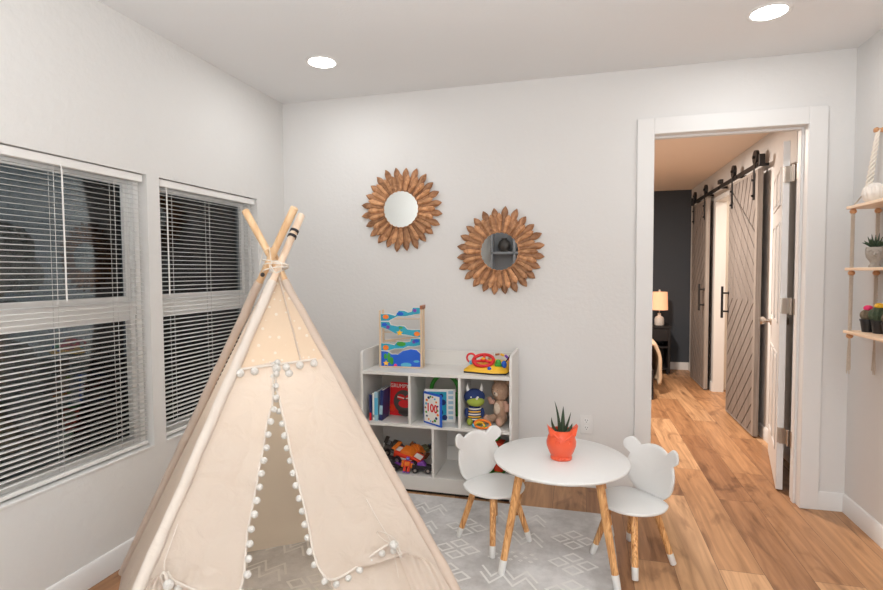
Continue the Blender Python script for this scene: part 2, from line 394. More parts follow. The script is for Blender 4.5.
# ------------------------------------------------------------------ ceiling lights
for i, (x, y) in enumerate(((.596, -.575), (2.764, -.549))):
    t = thing('recessed_light', ('round recessed ceiling light nearer the windows', 'round recessed ceiling light nearer the doorway')[i], 'light', (x, y, H), 0, None)
    obj('trim_ring', MB().lathe([(.072, 0), (.072, -.004), (.080, -.006), (.090, -.002), (.090, 0)], n=40), 'white_paint', t)
    obj('diffuser', MB().lathe([(.0, -.003), (.072, -.003), (.072, -.0005), (0, -.0005)], n=40), 'can_light', t)

# ------------------------------------------------------------------ rug
def rug():
    t = thing('area_rug', 'grey distressed rug with cream zigzag and diamond line pattern', 'rug', (1.2, -1.5, 0))
    x0, x1, y0, y1 = .30, 2.128, -2.95, -.362
    mb = MB().box((x0, y0, 0.0005), (x1, y1, .006))
    z = .0064
    cnt = [0]
    def seg(a, b, w=.0085):
        cnt[0] += 1; zz = z + (cnt[0] % 7) * .00004
        a = Vector((*a, zz)); b = Vector((*b, zz)); d = (b - a).normalized(); n = Vector((-d.y, d.x, 0)) * w / 2; e = d * w / 2
        mb.add([a - n - e, b - n + e, b + n + e, a + n - e], [(0, 1, 2, 3)], 1)
    def ring(c, r, w):  # square ring, rotated to a diamond
        p = [(c[0] + r * cos(PI / 2 * k), c[1] + r * .85 * sin(PI / 2 * k)) for k in range(4)]
        for k in range(4): seg(p[k], p[(k + 1) % 4], w)
    cw = .262; k = 0; x = x1 - .19
    while x > x0 + .1:
        y = y1 - .10
        if k % 2 == 0:       # stacked groups of four diamonds
            while y > y0 + .12:
                if .12 < (y1 - y):
                    for dx, dy in ((0, .052), (.062, 0), (-.062, 0), (0, -.052)): ring((x + dx, y + dy), .041, .011)
                y -= .215
        else:
            j = 0
            while y > y0 + .2:
                if j % 3 == 2:
                    for a in range(5):
                        for b2 in range(3): ring((x - .1 + a * .045 + (b2 % 2) * .02, y - b2 * .03), .008, .006)
                    y -= .14
                else:
                    n = 5
                    for row in (0, .05):
                        pts = [(x - .12 + i * .24 / n, y - row - (.07 if i % 2 else 0)) for i in range(n + 1)]
                        for i in range(n): seg(pts[i], pts[i + 1], .010)
                    y -= .20
                j += 1
        x -= cw; k += 1
    obj('pile', mb, ['rug', 'rug_line'], t, local=False, smooth=0)
rug()

# ------------------------------------------------------------------ bookcase
BX0, BX1, BY0, BY1 = .695, 1.600, -.34, -.014
def bookcase():
    t = thing('cubby_bookcase', 'low off-white cubby bookcase against the back wall', 'bookcase', (1.15, -.18, 0))
    def side(x0, x1):
        top = .828; pts = [(BY0, .004), (BY1, .004), (BY1, top)]
        for k in range(9):
            a = PI / 2 * k / 8; pts.append((BY0 + .03 - .03 * sin(a), top - .03 + .03 * cos(a)))
        return MB().prism(pts, x0, x1, F=lambda u, v, h: (h, u, v))
    for a in (BX0, BX1 - .015): obj('side_panel', side(a, a + .015), 'shelf', t, local=False, bev=.0015)
    i0, i1 = BX0 + .015, BX1 - .015
    def slab(nm, a, b, m='shelf'): return obj(nm, MB().box(a, b), m, t, local=False, bev=.0012)
    slab('top_shelf', (i0, BY0 + .004, .690), (i1, BY1, .709))
    slab('middle_shelf', (i0, BY0 + .004, .385), (i1, BY1, .404))
    slab('bottom_shelf', (i0, BY0 + .004, .085), (i1, BY1, .100))
    slab('plinth', (i0, BY0 + .006, .016), (i1, BY0 + .021, .092))
    slab('top_rail', (i0, BY1 - .014, .709), (i1, BY1, .80))
    slab('back_panel', (i0, BY1 - .010, .404), (i1, BY1, .690), 'shelf_back')
    slab('back_rail', (i0, BY1 - .012, .100), (i1, BY1, .19), 'shelf')
    for x in (.992, 1.292): slab('divider', (x, BY0 + .006, .404), (x + .015, BY1 - .01, .690))
    slab('divider', (1.133, BY0 + .006, .100), (1.148, BY1 - .01, .385))
    for x in (i0 + .02, i1 - .06): slab('foot', (x, BY0 + .03, 0.002), (x + .04, BY1 - .02, .02))
    slab('dark_strip', (i0, BY0 + .012, .003), (i1, BY0 + .018, .016), 'black_wood')  # thin dark strip in the gap below the plinth
bookcase()

# ------------------------------------------------------------------ mirrors
def sunburst(label, c, R0, seed, hole=.118):
    t = thing('sunburst_mirror', label, 'mirror', c, 0, None)
    rnd = random.Random(seed)
    # local: x right, z up, -y towards the room
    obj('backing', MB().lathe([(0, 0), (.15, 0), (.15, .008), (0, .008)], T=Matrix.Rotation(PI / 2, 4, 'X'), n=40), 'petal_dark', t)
    def petal(ang, r0, r1, w, y, th, m, tilt):
        us = [0, .3, .6, .78, .86, .94, 1]; ws = [.50, .70, .92, 1, .84, .46, .08]
        vs = []
        for u, k in zip(us, ws):
            r = r0 + (r1 - r0) * u; hw = w / 2 * k; yy = y - tilt * u
            for dx, dy in ((-hw, -th * .35), (-hw * .35, -th), (hw * .35, -th), (hw, -th * .35), (hw * .8, 0), (-hw * .8, 0)):
                vs.append((r * sin(ang) + dx * cos(ang), yy + dy, r * cos(ang) - dx * sin(ang)))
        fs = []
        for i in range(len(us) - 1):
            for j in range(6): fs.append((i * 6 + j, i * 6 + (j + 1) % 6, (i + 1) * 6 + (j + 1) % 6, (i + 1) * 6 + j))
        fs += [tuple(range(6))[::-1], tuple(range(len(us) * 6 - 6, len(us) * 6))]
        obj('ray', MB().add(vs, fs), m, t, smooth=0)
    N = 24
    for k in range(N):
        a = 2 * PI * (k + .5) / N
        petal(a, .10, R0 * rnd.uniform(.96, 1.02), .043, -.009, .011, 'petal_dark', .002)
    for k in range(N):
        a = 2 * PI * k / N + rnd.uniform(-.02, .02)
        petal(a, hole - .006, R0 * rnd.uniform(.80, .87), .033, -.019, .012, 'petal', .003)
    obj('rim', MB().tube([((hole + .001) * sin(2 * PI * k / 48), -.029, (hole + .001) * cos(2 * PI * k / 48)) for k in range(48)], .0042, closed=True, n=8), 'petal_dark', t)
    obj('glass', MB().lathe([(0, .018), (hole, .018), (hole, .0285), (0, .0285)], T=Matrix.Rotation(PI / 2, 4, 'X'), n=48), 'mirror', t)
    return t
sunburst('round sunburst mirror of wooden petals, the upper one, nearer the windows', (.852, 0, 1.697), .272, 1)
sunburst('round sunburst mirror of wooden petals, the lower one, nearer the doorway', (1.484, 0, 1.419), .272, 2)

# ------------------------------------------------------------------ table and chairs
def leg(mb_w, mb_c, top, foot, rt, rb, cap):
    top = Vector(top); foot = Vector(foot); d = (top - foot); k = cap / d.z
    mid = foot + d * k; rm = rb + (rt - rb) * k
    mb_w.tube([mid, mid + (top - mid) * .5, top], [rm, (rm + rt) / 2, rt], n=18)
    mb_c.tube([foot, foot + d * .01, mid + d * .004], [rb * .9, rb * 1.04, rm * 1.05], n=18)
def table():
    c = (1.879, -.818, .0045); z = .455 - c[2]
    t = thing('round_table', 'small round white-topped play table with splayed wooden legs', 'table', c)
    R0 = .301
    obj('tabletop', MB().lathe([(0, z), (R0 - .006, z), (R0 - .002, z - .002), (R0, z - .006), (R0 - .002, z - .012), (R0 - .016, z - .02), (0, z - .02)], n=72), 'white_paint', t)
    for sx, sy in ((-1, -1), (1, -1), (1, 1), (-1, 1)):
        a, b = MB(), MB(); leg(a, b, (sx * .163, sy * .168, z - .018), (sx * .237, sy * .228, 0), .0185, .0145, .060)
        l = obj('leg', a, 'leg', t); obj('leg_cap', b, 'white_paint', l)
        obj('leg_mount', MB().lathe([(0, z - .03), (.026, z - .03), (.026, z - .0195), (0, z - .0195)], (sx * .163, sy * .168, 0)), 'white_paint', t)
table()
def chair():
    t = thing('bear_chair', "small white child's chair with bear-head back, on the rug beside the bookcase", 'chair', (1.566, -.762, .0065), rad(-38), 'white bear-head play chairs')
    zs = .272; f = MB()
    # seat: rounded, a little deeper at the front; local +x is forward
    def outl(k, s=1):
        a = 2 * PI * k / 56; x = .150 * cos(a); y = .146 * sin(a)
        if x < -.095: x = -.095 + (x + .095) * .5
        return (x * s, y * s)
    prof = [(.0, 0), (.955, 0), (.985, -.002), (1, -.007), (.985, -.013), (.93, -.017), (0, -.017)]
    vs = []; fs = []; n = 56
    for s, dz in prof:
        for k in range(n): x, y = outl(k, s); vs.append((x, y, zs + dz))
    for i in range(len(prof) - 1):
        for k in range(n): fs.append((i * n + k, i * n + (k + 1) % n, (i + 1) * n + (k + 1) % n, (i + 1) * n + k))
    obj('seat', MB().add(vs, fs), 'white_paint', t)
    for k in range(4):
        a = rad(45 + 90 * k); a_, b_ = MB(), MB()
        leg(a_, b_, (.088 * cos(a), .088 * sin(a), zs - .015), (.172 * cos(a), .172 * sin(a), 0), .0155, .013, .047)
        l = obj('leg', a_, 'leg', t); obj('leg_cap', b_, 'white_paint', l)
        obj('leg_mount', MB().lathe([(0, zs - .027), (.023, zs - .027), (.023, zs - .0165), (0, zs - .0165)], (.088 * cos(a), .088 * sin(a), 0)), 'white_paint', t)
    # bear-head backrest
    er, ec = .034, (.115, .098); rx, rz = .130, .122
    def R_(a):
        r = 1 / math.sqrt((cos(a) / rx) ** 2 + (sin(a) / rz) ** 2)
        for s in (-1, 1):
            ex, ez = s * ec[0], ec[1]; d = ex * cos(a) + ez * sin(a); q = ex * ex + ez * ez - er * er; disc = d * d - q
            if d > 0 and disc > 0: r = max(r, d + math.sqrt(disc))
        return r
    n = 160; rings = [0.001, .3, .6, .85, .97, 1]; zc = .372; vs = []; fs = []
    def pt(a, s, side, edge):
        r = R_(a) * s; y = r * cos(a); z = r * sin(a)
        x = -.126 - .10 * (z + zc - .27) + 1.7 * y * y   # leans back, wraps forwards
        th = .0075 if not edge else .004
        return (x + side * th, y, zc + z)
    for side in (1, -1):
        for i, s in enumerate(rings):
            for k in range(n): vs.append(pt(2 * PI * k / n, s, side, i == len(rings) - 1))
    m = len(rings)
    for s_ in range(2):
        o = s_ * m * n
        for i in range(m - 1):
            for k in range(n): fs.append((o + i * n + k, o + i * n + (k + 1) % n, o + (i + 1) * n + (k + 1) % n, o + (i + 1) * n + k))
    for k in range(n): fs.append(((m - 1) * n + k, (m - 1) * n + (k + 1) % n, (2 * m - 1) * n + (k + 1) % n, (2 * m - 1) * n + k))
    obj('backrest', MB().add(vs, fs), 'white_paint', t, smooth=50)
    return t
ch = chair()
dup(ch, (2.194, -.784, .0065), rad(224), "small white child's chair with bear-head back, standing half off the rug nearer the doorway")

# owl planter
def owl():
    t = thing('potted_succulent', 'spiky green succulent in a coral owl-shaped pot on the table', 'plant', (1.884, -.842, .4555), rad(14))
    pr = [(0, 0), (.045, 0), (.048, .004), (.048, .012), (.045, .017), (.055, .035), (.065, .062), (.066, .080), (.060, .102), (.054, .120), (.054, .134), (.049, .134), (.049, .112), (0, .108)]
    p = MB().lathe(pr, n=40, sy=.85)
    for s in (-1, 1):   # ear tufts, brow and eye discs, wings
        p.prism([(s * .022, .112), (s * .056, .112), (s * .066, .160), (s * .052, .147), (s * .036, .136)], -.036, -.004, F=lambda u, v, h: (u, h, v))
        p.tube([(s * .050, -.028, .128), (s * .03, -.045, .112), (0, -.054, .094)], [.003, .004, .003], n=8)
        p.tube([(s * .022 + .014 * cos(a * PI / 8), -.051 + .004 * abs(cos(a * PI / 8)), .086 + .014 * sin(a * PI / 8)) for a in range(16)], .0022, closed=True, n=6)
        p.ball((s * .022, -.050, .086), (.006, .004, .006), n=10)
        p.ball((s * .016, -.036, .010), (.014, .012, .008), n=10)
    p.prism([(-.007, .084), (.007, .084), (0, .068)], -.056, -.046, F=lambda u, v, h: (u, h, v))
    obj('owl_pot', p, 'orange', t, smooth=50)
    obj('soil', MB().lathe([(0, .122), (.0495, .120), (.0495, .11)], sy=.85), 'soil', t)
    def leaf(b, tip, w, bend=(0, 0, 0)):
        b = Vector(b); tip = Vector(tip); m = (b + tip) / 2 + Vector(bend); pts = []; rs = []
        for k in range(9):
            u = k / 8; pts.append(b * (1 - u) ** 2 + m * 2 * u * (1 - u) + tip * u * u); rs.append(w * (1 - u ** 1.7) * .95 + .0006)
        obj('leaf', MB().tube(pts, rs, n=8), 'aloe', t)
    for a in ((-.008, 0, .118, -.032, -.01, .262, .0075, .010), (.004, -.005, .118, .006, -.01, .240, .0125, 0), (.014, .004, .118, .042, .0, .210, .0065, .004), (-.020, -.006, .118, -.046, -.01, .190, .0075, -.014),
              (.022, -.008, .118, .044, -.018, .165, .010, .008), (-.024, .006, .118, -.036, .012, .155, .009, -.006), (.0, .012, .118, .014, .022, .185, .009, 0)):
        leaf(a[:3], a[3:6], a[6], (a[7], 0, 0))
owl()

# outlet
def outlet():
    t = thing('power_outlet', 'white duplex power outlet plate low on the back wall', 'outlet', (2.003, 0, .381))
    obj('cover_plate', MB().box((-.036, -.006, -.058), (.036, 0, .058)), 'trim', t, bev=.003)
    for z in (.022, -.022):
        o = obj('receptacle', MB().lathe([(0, .006), (.0165, .006), (.0165, .0085), (0, .0085)], (0, 0, z), T=Matrix.Rotation(PI / 2, 4, 'X'), n=24), 'white_paint', t)
        obj('slots', MB().box((-.008, -.0092, z - .001), (-.0055, -.008, z + .008)).box((.0055, -.0092, z), (.008, -.008, z + .007)).box((-.002, -.0092, z - .01), (.002, -.008, z - .006)), 'dark_slot', o)
outlet()

# ------------------------------------------------------------------ teepee tent
A = Vector((.90, -1.545, 1.325)); FL = Vector((.775, -2.40, .004)); FR = Vector((1.79, -1.70, .006)); BL = Vector((.060, -1.445, .004)); BR = Vector((1.02, -.72, .006))
RT = Vector((.967, -.255, 0)); FW = Vector((.255, .967, 0))
CEN = (FL + FR + BL + BR) / 4
def tent():
    t = thing('teepee_tent', 'cream canvas teepee play tent with wooden poles and pompom-edged door', 'tent', (CEN.x, CEN.y, 0))
    off = {'FL': RT * .014 + FW * .006, 'BL': RT * -.028 - FW * .012, 'FR': RT * -.014 + FW * .012, 'BR': RT * -.030 + FW * .040}
    ends = {'FL': FL, 'FR': FR, 'BL': BL, 'BR': BR}
    ext = {'FL': .145, 'BL': .152, 'FR': .155, 'BR': .045}
    for k in ('FL', 'FR', 'BL', 'BR'):
        a = A + off[k]; e = ends[k]; d = (a - e)
        top = a + d * ext[k]
        p = obj('pole', MB().tube([e, a, top - d.normalized() * .003, top], [.0125, .0125, .0140, .0115], n=20), 'pale_pole' if k == 'FL' else 'pole', t, local=False)
        if k == 'FL':
            bm = MB()
            for q in (.095, .080):
                c = a + d * q
                bm.tube([c - d.normalized() * .005, c + d.normalized() * .005], .0165, n=18)
                bm.ball(c + RT * .02 - FW * .006, (.007, .004, .004), n=8)
            tag(obj('hair_elastic', bm, 'toy_black', p, local=False), 'black elastic band wound on the pole')
    def wr(p, n, amp, sc=4.5, seed=0):
        v = noise.noise(p * sc + Vector((seed, 0, 0))) + .5 * noise.noise(p * sc * 2.3 + Vector((0, seed, 3)))
        ridge = abs(noise.noise(Vector((p.x * 3, p.y * 3, p.z * 9)) + Vector((seed * 2, 5, 1))))
        q = p.x * .5 + p.y * .35 + p.z * .9; cr = 1 - min(1, abs(noise.noise(Vector((p.x * 1.5 + seed, p.y * 1.5, p.z * 5 + p.x * 2))) * 7))
        c2 = 1 - min(1, abs(noise.noise(Vector((p.x * 5, p.y * 4 + seed, p.z * 1.6)) + Vector((7, 2, 9)))) * 6)
        return n * (v * amp - ridge * amp * .8 + (cr + c2 * .8) * amp * .55)
    # full faces (left, right, back)
    def face(P, Q, nm, m, seed, t0=.045, amp=.008, sag=.035):
        n = (P - A).cross(Q - A).normalized()
        if n.dot(CEN - A) < 0: n = -n
        def fn(u, v):
            s = t0 + (1 - t0) * v; p = A + ((P - A) * (1 - u) + (Q - A) * u) * s
            e = sin(PI * u); g = e * sag * s + sin(u * 23 + seed) * .004 * e * (1 - v)
            q = p + n * g + wr(p, n, amp * e * min(1, s * 2), 4.5, seed)
            return Vector((q.x, q.y, max(q.z, .008)))
        return obj(nm, MB().grid(fn, 30, 46), m, t, local=False, smooth=180)
    face(BL, FL, 'side_panel', 'canvas', 3); face(FR, BR, 'side_panel', 'canvas_back', 9)
    face(BL, BR, 'back_panel', 'canvas_back', 5)
    # sleeves around poles
    for k in ('FL', 'FR', 'BL', 'BR'):
        a = A + off[k]; e = ends[k]; pts = []; rs = []
        for i in range(40):
            u = .045 + .95 * i / 39; p = a + (e - a) * u
            pts.append(p + Vector((noise.noise(p * 14), noise.noise(p * 14 + Vector((3, 3, 3))), 0)) * .0022); rs.append(.0162 + .0022 * noise.noise(p * 22))
        obj('pole_sleeve', MB().tube(pts, rs, n=16, caps=False), 'canvas_light' if k == 'FL' else 'canvas', t, local=False, smooth=180)
    # front face: surface S(a,b) = A + a*(FL-A) + b*(FR-A), bowed inwards
    L, R = FL - A, FR - A
    nrm = L.cross(R).normalized()
    if nrm.dot(CEN - A) < 0: nrm = -nrm
    def S(a, b, lift=0, seed=0, amp=.006):
        tot = max(a + b, .001); u = min(1, max(0, b / tot)); e = sin(PI * u); p = A + L * a + R * b
        q = p + nrm * (e * .022 * tot) - nrm * lift + wr(p, nrm, amp * e, 5, seed)
        return Vector((q.x, q.y, max(q.z, .009)))
    SL, SR = .262, .245
    def up(u, v):
        s = .045 + (1 - .045) * v
        return S(SL * (1 - u) * s, SR * u * s, lift=-.004, seed=2, amp=.006)
    obj('front_panel', MB().grid(up, 24, 24), 'canvas_dots', t, local=False, smooth=180)
    def pleat(mb, u0, r, s0=.05, s1=1):
        mb.tube([S(SL * (1 - u0) * s, SR * u0 * s, lift=.001) for s in [s0 + (s1 - s0) * i / 12 for i in range(13)]], r, n=8)
    # inner overlapped lining seam seen in the dotted panel
    pm = MB(); pleat(pm, .72, .0035, .1, 1); obj('panel_seam', pm, 'canvas', t, local=False)
    sm = MB().tube([S(SL * (1 - u) * 1.0, SR * u * 1.0, lift=.008) for u in [.03 + .85 * i / 20 for i in range(21)]], .0045, n=8)
    seam = obj('top_trim', sm, 'canvas_light', t, local=False)
    def pom(par, p, r=.0112):
        obj('pompom', MB().ball(p, r * random.uniform(.92, 1.08), n=12), 'pompom', par, local=False, smooth=180)
    for u in (.10, .24, .46, .56, .585, .70, .85):
        q = S(SL * (1 - u), SR * u, lift=.018); pom(seam, q - Vector((0, 0, .016 if u != .585 else .038)), .0135)
    def smoothc(pts, n):
        out = []
        k = len(pts) - 1
        for i in range(n + 1):
            f = i / n * k; j = min(int(f), k - 1); w = f - j
            p0 = pts[max(j - 1, 0)]; p1 = pts[j]; p2 = pts[j + 1]; p3 = pts[min(j + 2, k)]
            out.append(tuple(.5 * (2 * p1[q] + (p2[q] - p0[q]) * w + (2 * p0[q] - 5 * p1[q] + 4 * p2[q] - p3[q]) * w * w + (3 * p1[q] - p0[q] - 3 * p2[q] + p3[q]) * w ** 3) for q in range(len(p1))))
        return out
    # (inner a, inner b, outer pole fraction)
    rightc = [(.142, .112, SR), (.170, .133, .29), (.178, .153, .315), (.187, .169, .34), (.196, .193, .37), (.214, .229, .42), (.222, .250, .45), (.230, .270, .475), (.239, .288, .50), (.246, .306, .525),
              (.254, .324, .55), (.263, .343, .575), (.275, .363, .60), (.281, .377, .615), (.285, .401, .635), (.275, .434, .655), (.238, .469, .675), (.177, .511, .70), (.128, .543, .72), (.094, .572, .74),
              (.094, .60, .78), (.103, .64, .83), (.108, .68, .88), (.108, .74, .94), (.10, .80, .985)]
    leftc = [(.140, .104, SL), (.169, .119, .30), (.194, .139, .33), (.216, .143, .36), (.245, .148, .39), (.268, .158, .42), (.292, .164, .45), (.313, .170, .475), (.331, .177, .50), (.351, .182, .52), (.372, .189, .54), (.398, .195, .56),
             (.412, .204, .575), (.428, .212, .59), (.445, .222, .605), (.468, .225, .62), (.494, .216, .63), (.539, .150, .64), (.570, .100, .65), (.589, .066, .655), (.595, .046, .66), (.64, .058, .73), (.70, .07, .82), (.80, .075, .90), (.88, .07, .985)]
    def flap(cur, is_right, seed, nm):
        c = smoothc(cur, 96); top_pt = None
        def fn(u, v):
            j = v * 96; i = min(int(j), 95); w = j - i
            a = c[i][0] * (1 - w) + c[i + 1][0] * w; b = c[i][1] * (1 - w) + c[i + 1][1] * w; o = c[i][2] * (1 - w) + c[i + 1][2] * w
            oa, ob = (0, o) if is_right else (o, 0)
            if v == 0: pass
            aa = oa + (a - oa) * u; bb_ = ob + (b - ob) * u
            fold = .007 * sin(u * 9 + v * 7 + seed) * u * (1 - .3 * u) * v * 2 + .010 * u * u * min(1, v * 3)
            if v > .60: fold += .010 * sin(u * 20 - v * 8) * u * (1 - u) * 3
            return S(aa, bb_, lift=fold, seed=seed, amp=.013)
        o = obj(nm, MB().grid(fn, 26, 96), 'canvas', t, local=False, smooth=180)
        edge = [fn(1, i / 60 * .82) for i in range(61)]
        e = obj('hem_trim', MB().tube([p - nrm * .001 for p in edge], .0038, n=7), 'canvas_light', o, local=False)
        # pompoms hang all along the trim
        last = None; acc = 0
        for k, p in enumerate([fn(1, i / 400 * .80) for i in range(401)]):
            if last is not None: acc += (p - last).length
            last = p
            if k == 0 or acc > .0385:
                acc = 0
                inn = (RT * (-1 if is_right else 1)) * .013
                pom(o, p + (inn if k < 300 else Vector((0, 0, -.012))) - nrm * .004 + Vector((0, 0, -.004)), .0105)
        return o, fn
    fr, ff = flap(rightc, True, 4, 'door_flap'); fl, lf = flap(leftc, False, 8, 'door_flap')
    # gathered cloth hanging below the tied-back hems
    def fold(hem, par, seed):
        c = smoothc(hem, 24)
        def fn(u, v):
            j = u * 24; i = min(int(j), 23); w = j - i
            a0 = c[i][0] * (1 - w) + c[i + 1][0] * w; b0 = c[i][1] * (1 - w) + c[i + 1][1] * w
            a1 = a0 + .015; b1 = .985 - a1
            if seed == 8: b1 = b0 + .01; a1 = .985 - b1
            return S(a0 * (1 - v) + a1 * v, b0 * (1 - v) + b1 * v, lift=-.012 + .010 * sin(u * 17 + v * 3) * min(1, v * 4), seed=seed, amp=.008)
        obj('gathered_cloth', MB().grid(fn, 24, 20), 'canvas', par, local=False, smooth=180)
    fold([(.275, .434), (.238, .469), (.177, .511), (.128, .543), (.094, .572), (.062, .600)], fr, 4)
    fold([(.494, .216), (.539, .150), (.570, .100), (.589, .066), (.595, .046)], fl, 8)
    # tie-back cords
    tie = S(.094, .572, lift=.022); hook = S(.021, .556, lift=.012); up_ = S(.03, .50, lift=.012)
    cm = MB()
    cm.tube([S(.098, .470, lift=.012), S(.097, .52, lift=.016), tie], .0018, n=6)
    lp = [tie + (RT * (-.035 * sin(a)) + Vector((0, 0, .03 * (1 - cos(a)) * .5 - .0))) - RT * (.022 * (1 - cos(a))) - nrm * .008 for a in [i * 2 * PI / 20 for i in range(21)]]
    cm.tube(lp, .0016, n=6)
    cm.tube([tie, tie + RT * .012 + Vector((0, 0, .012)), tie + RT * .032 - Vector((0, 0, .022)), tie + RT * .030 - Vector((0, 0, .034)), tie + RT * .012 - Vector((0, 0, .008)), tie], .003, n=6)
    cm.tube([tie, tie - Vector((0, 0, .045)) + RT * .006 - nrm * .004, tie - Vector((0, 0, .10)) + RT * .020], .0014, n=6)
    obj('tie_cord', cm, 'canvas_light', fr, local=False); pom(fr, tie - nrm * .01, .014)
    tie2 = S(.595, .046, lift=.020)
    cm = MB().tube([S(.53, .03, lift=.012), tie2 + Vector((0, 0, .03)), tie2], .0018, n=6)
    cm.tube([tie2 + RT * .012 * sin(a) + Vector((0, 0, -.022 * (1 - cos(a)) * .8)) - nrm * .008 for a in [i * 2 * PI / 16 for i in range(16)]], .0038, n=6, closed=True)
    cm.tube([tie2, tie2 - Vector((0, 0, .05)) + RT * .012, tie2 - Vector((0, 0, .09)) + RT * .008], .002, n=6)
    obj('tie_cord', cm, 'canvas_light', fl, local=False); pom(fl, tie2 - Vector((0, 0, .028)) + RT * .018 - nrm * .008, .014)
    # cord binding the poles, with a bow
    b = MB()
    for k in range(3):
        zz = A.z - .016 + k * .012
        b.tube([Vector((A.x, A.y, zz)) + RT * (.044 * cos(a)) + FW * (.044 * sin(a)) + Vector((0, 0, .010 * cos(a + k))) for a in [i * 2 * PI / 28 for i in range(28)]], .0022, n=6, closed=True)
    kx = A - FW * .046 + RT * .02
    b.tube([kx + RT * (.03 * (1 - cos(a))) + Vector((0, 0, .020 * sin(a) - .006)) for a in [i * 2 * PI / 20 for i in range(20)]], .0014, n=6, closed=True)
    b.tube([kx, kx + RT * .03 - Vector((0, 0, .03)), kx + RT * .065 - Vector((0, 0, .02))], .0014, n=6)
    b.tube([kx - RT * .05, kx - RT * .03 + Vector((0, 0, .05)), kx + RT * .0 + Vector((0, 0, .06)), kx + RT * .01], .0012, n=6)
    obj('binding_cord', b, 'cord', t, local=False)
    obj('cord_toggle', MB().ball(A - FW * .05 - RT * .012 - Vector((0, 0, .035)), .008, n=12), 'toy_black', t, local=False)
tent()
# ------------------------------------------------------------------ things on and in the bookcase
def ball_run():
    t = thing('ball_run_tower', 'tall wooden marble run with blue sea-life boards on top of bookcase', 'toy', (.898, -.165, .7095), rad(4))
    w, h = .136, .372
    def circ(cx, cz, rx, rz, n=18, ph=0): return [(cx + rx * cos(2 * PI * k / n + ph), cz + rz * sin(2 * PI * k / n + ph)) for k in range(n)]
    F = lambda u, v, h_: (u, h_, v)
    obj('base_board', MB().box((-w, -.035, 0), (w, .045, .008)), 'toy_wood', t, bev=.002)
    for x in (-w, w - .012):
        for y in (-.035, .033):
            obj('post', MB().box((x, y, .008), (x + .012, y + .012, h - (.02 if x < 0 else 0))), 'toy_wood', t, bev=.002)
    tag(obj('post_cap', MB().box((w - .012, -.04, h - .012), (w + .004, .05, h + .012)), 'rust', t, bev=.002), 'rust-coloured cap')
    # crop measurements: u over the width, v height
    def cv(pts): return [((x - 92) / 288 * 2 * .126 - .126, (533 - y) * .000775) for x, y in pts]
    boards = [
      ([(94, 110), (150, 108), (200, 122), (225, 80), (265, 82), (290, 95), (318, 88), (326, 56), (380, 56), (380, 102), (330, 110), (270, 124), (215, 124), (150, 160), (94, 162)], [('toy_orange', 130, 130, 22, 18), ('blue', 235, 105, 26, 14), ('purple', 340, 78, 14, 14)]),
      ([(94, 170), (155, 172), (165, 195), (215, 205), (230, 200), (265, 205), (285, 228), (320, 232), (378, 230), (378, 288), (330, 280), (270, 268), (200, 262), (150, 232), (94, 212)], [('blue', 120, 192, 20, 14), ('purple', 146, 212, 14, 14), ('yellow', 230, 256, 26, 26), ('green', 238, 215, 16, 8), ('toy_orange', 354, 262, 22, 18)]),
      ([(94, 342), (150, 345), (190, 355), (215, 325), (275, 330), (305, 325), (312, 302), (378, 300), (378, 350), (330, 362), (290, 360), (250, 380), (190, 382), (150, 396), (94, 398)], [('toy_orange', 128, 376, 22, 20), ('green', 240, 344, 34, 18), ('blue', 350, 318, 20, 14), ('purple', 332, 325, 12, 14)]),
      ([(94, 404), (140, 408), (170, 428), (215, 428), (250, 400), (310, 384), (350, 390), (378, 420), (378, 530), (94, 530)], [('skyblue', 275, 510, 40, 18), ('green', 150, 455, 12, 40), ('green', 170, 480, 14, 30), ('green', 125, 445, 12, 22), ('yellow', 130, 500, 24, 24), ('pink', 198, 515, 12, 12), ('skyblue', 350, 480, 22, 9)])]
    for k, (poly, deco) in enumerate(boards):
        p = cv(poly); c = (sum(a for a, b in p) / len(p), sum(b for a, b in p) / len(p))
        mb = MB()
        big = []
        for i in range(len(p)):
            a = Vector(p[i - 1]); b = Vector(p[i]); d = Vector(p[(i + 1) % len(p)])
            e1 = (b - a).normalized(); e2 = (d - b).normalized(); n = Vector((-(e1.y + e2.y), e1.x + e2.x))
            if n.length > 1e-6: n.normalize()
            big.append((max(-w + .011, min(w - .011, b.x + n.x * .0035)), max(.008, b.y + n.y * .0035)))
        mb.prism(big, -.028, -.020, 0, F); mb.prism(p, -.0295, -.028, 1, F)
        cols = ['paper', 'blue' if k == 3 else 'teal']
        for (m, x, y, rx, ry) in deco:
            cx, cz = cv([(x, y)])[0]; cols.append(m); rx *= .00085; ry *= .00078
            if m == 'yellow':
                pts = [(cx + rx * (1 if i % 2 == 0 else .5) * sin(PI * i / 5), cz + ry * (1 if i % 2 == 0 else .5) * cos(PI * i / 5)) for i in range(10)]
            else: pts = circ(cx, cz, rx, ry)
            mb.prism(pts, -.0310, -.0295, len(cols) - 1, F)
        obj('sea_board', mb, cols, t, smooth=0)
        if k < 3:
            zz = [(.30, .33), (.27, .215), (.16, .19)][k]
            obj('ramp', MB().tube([(-.118, .0, zz[0]), (.118, .0, zz[1])], .004, n=8).box((-.12, -.02, min(zz) - .002), (.12, .03, min(zz))), 'toy_wood', t)
ball_run()

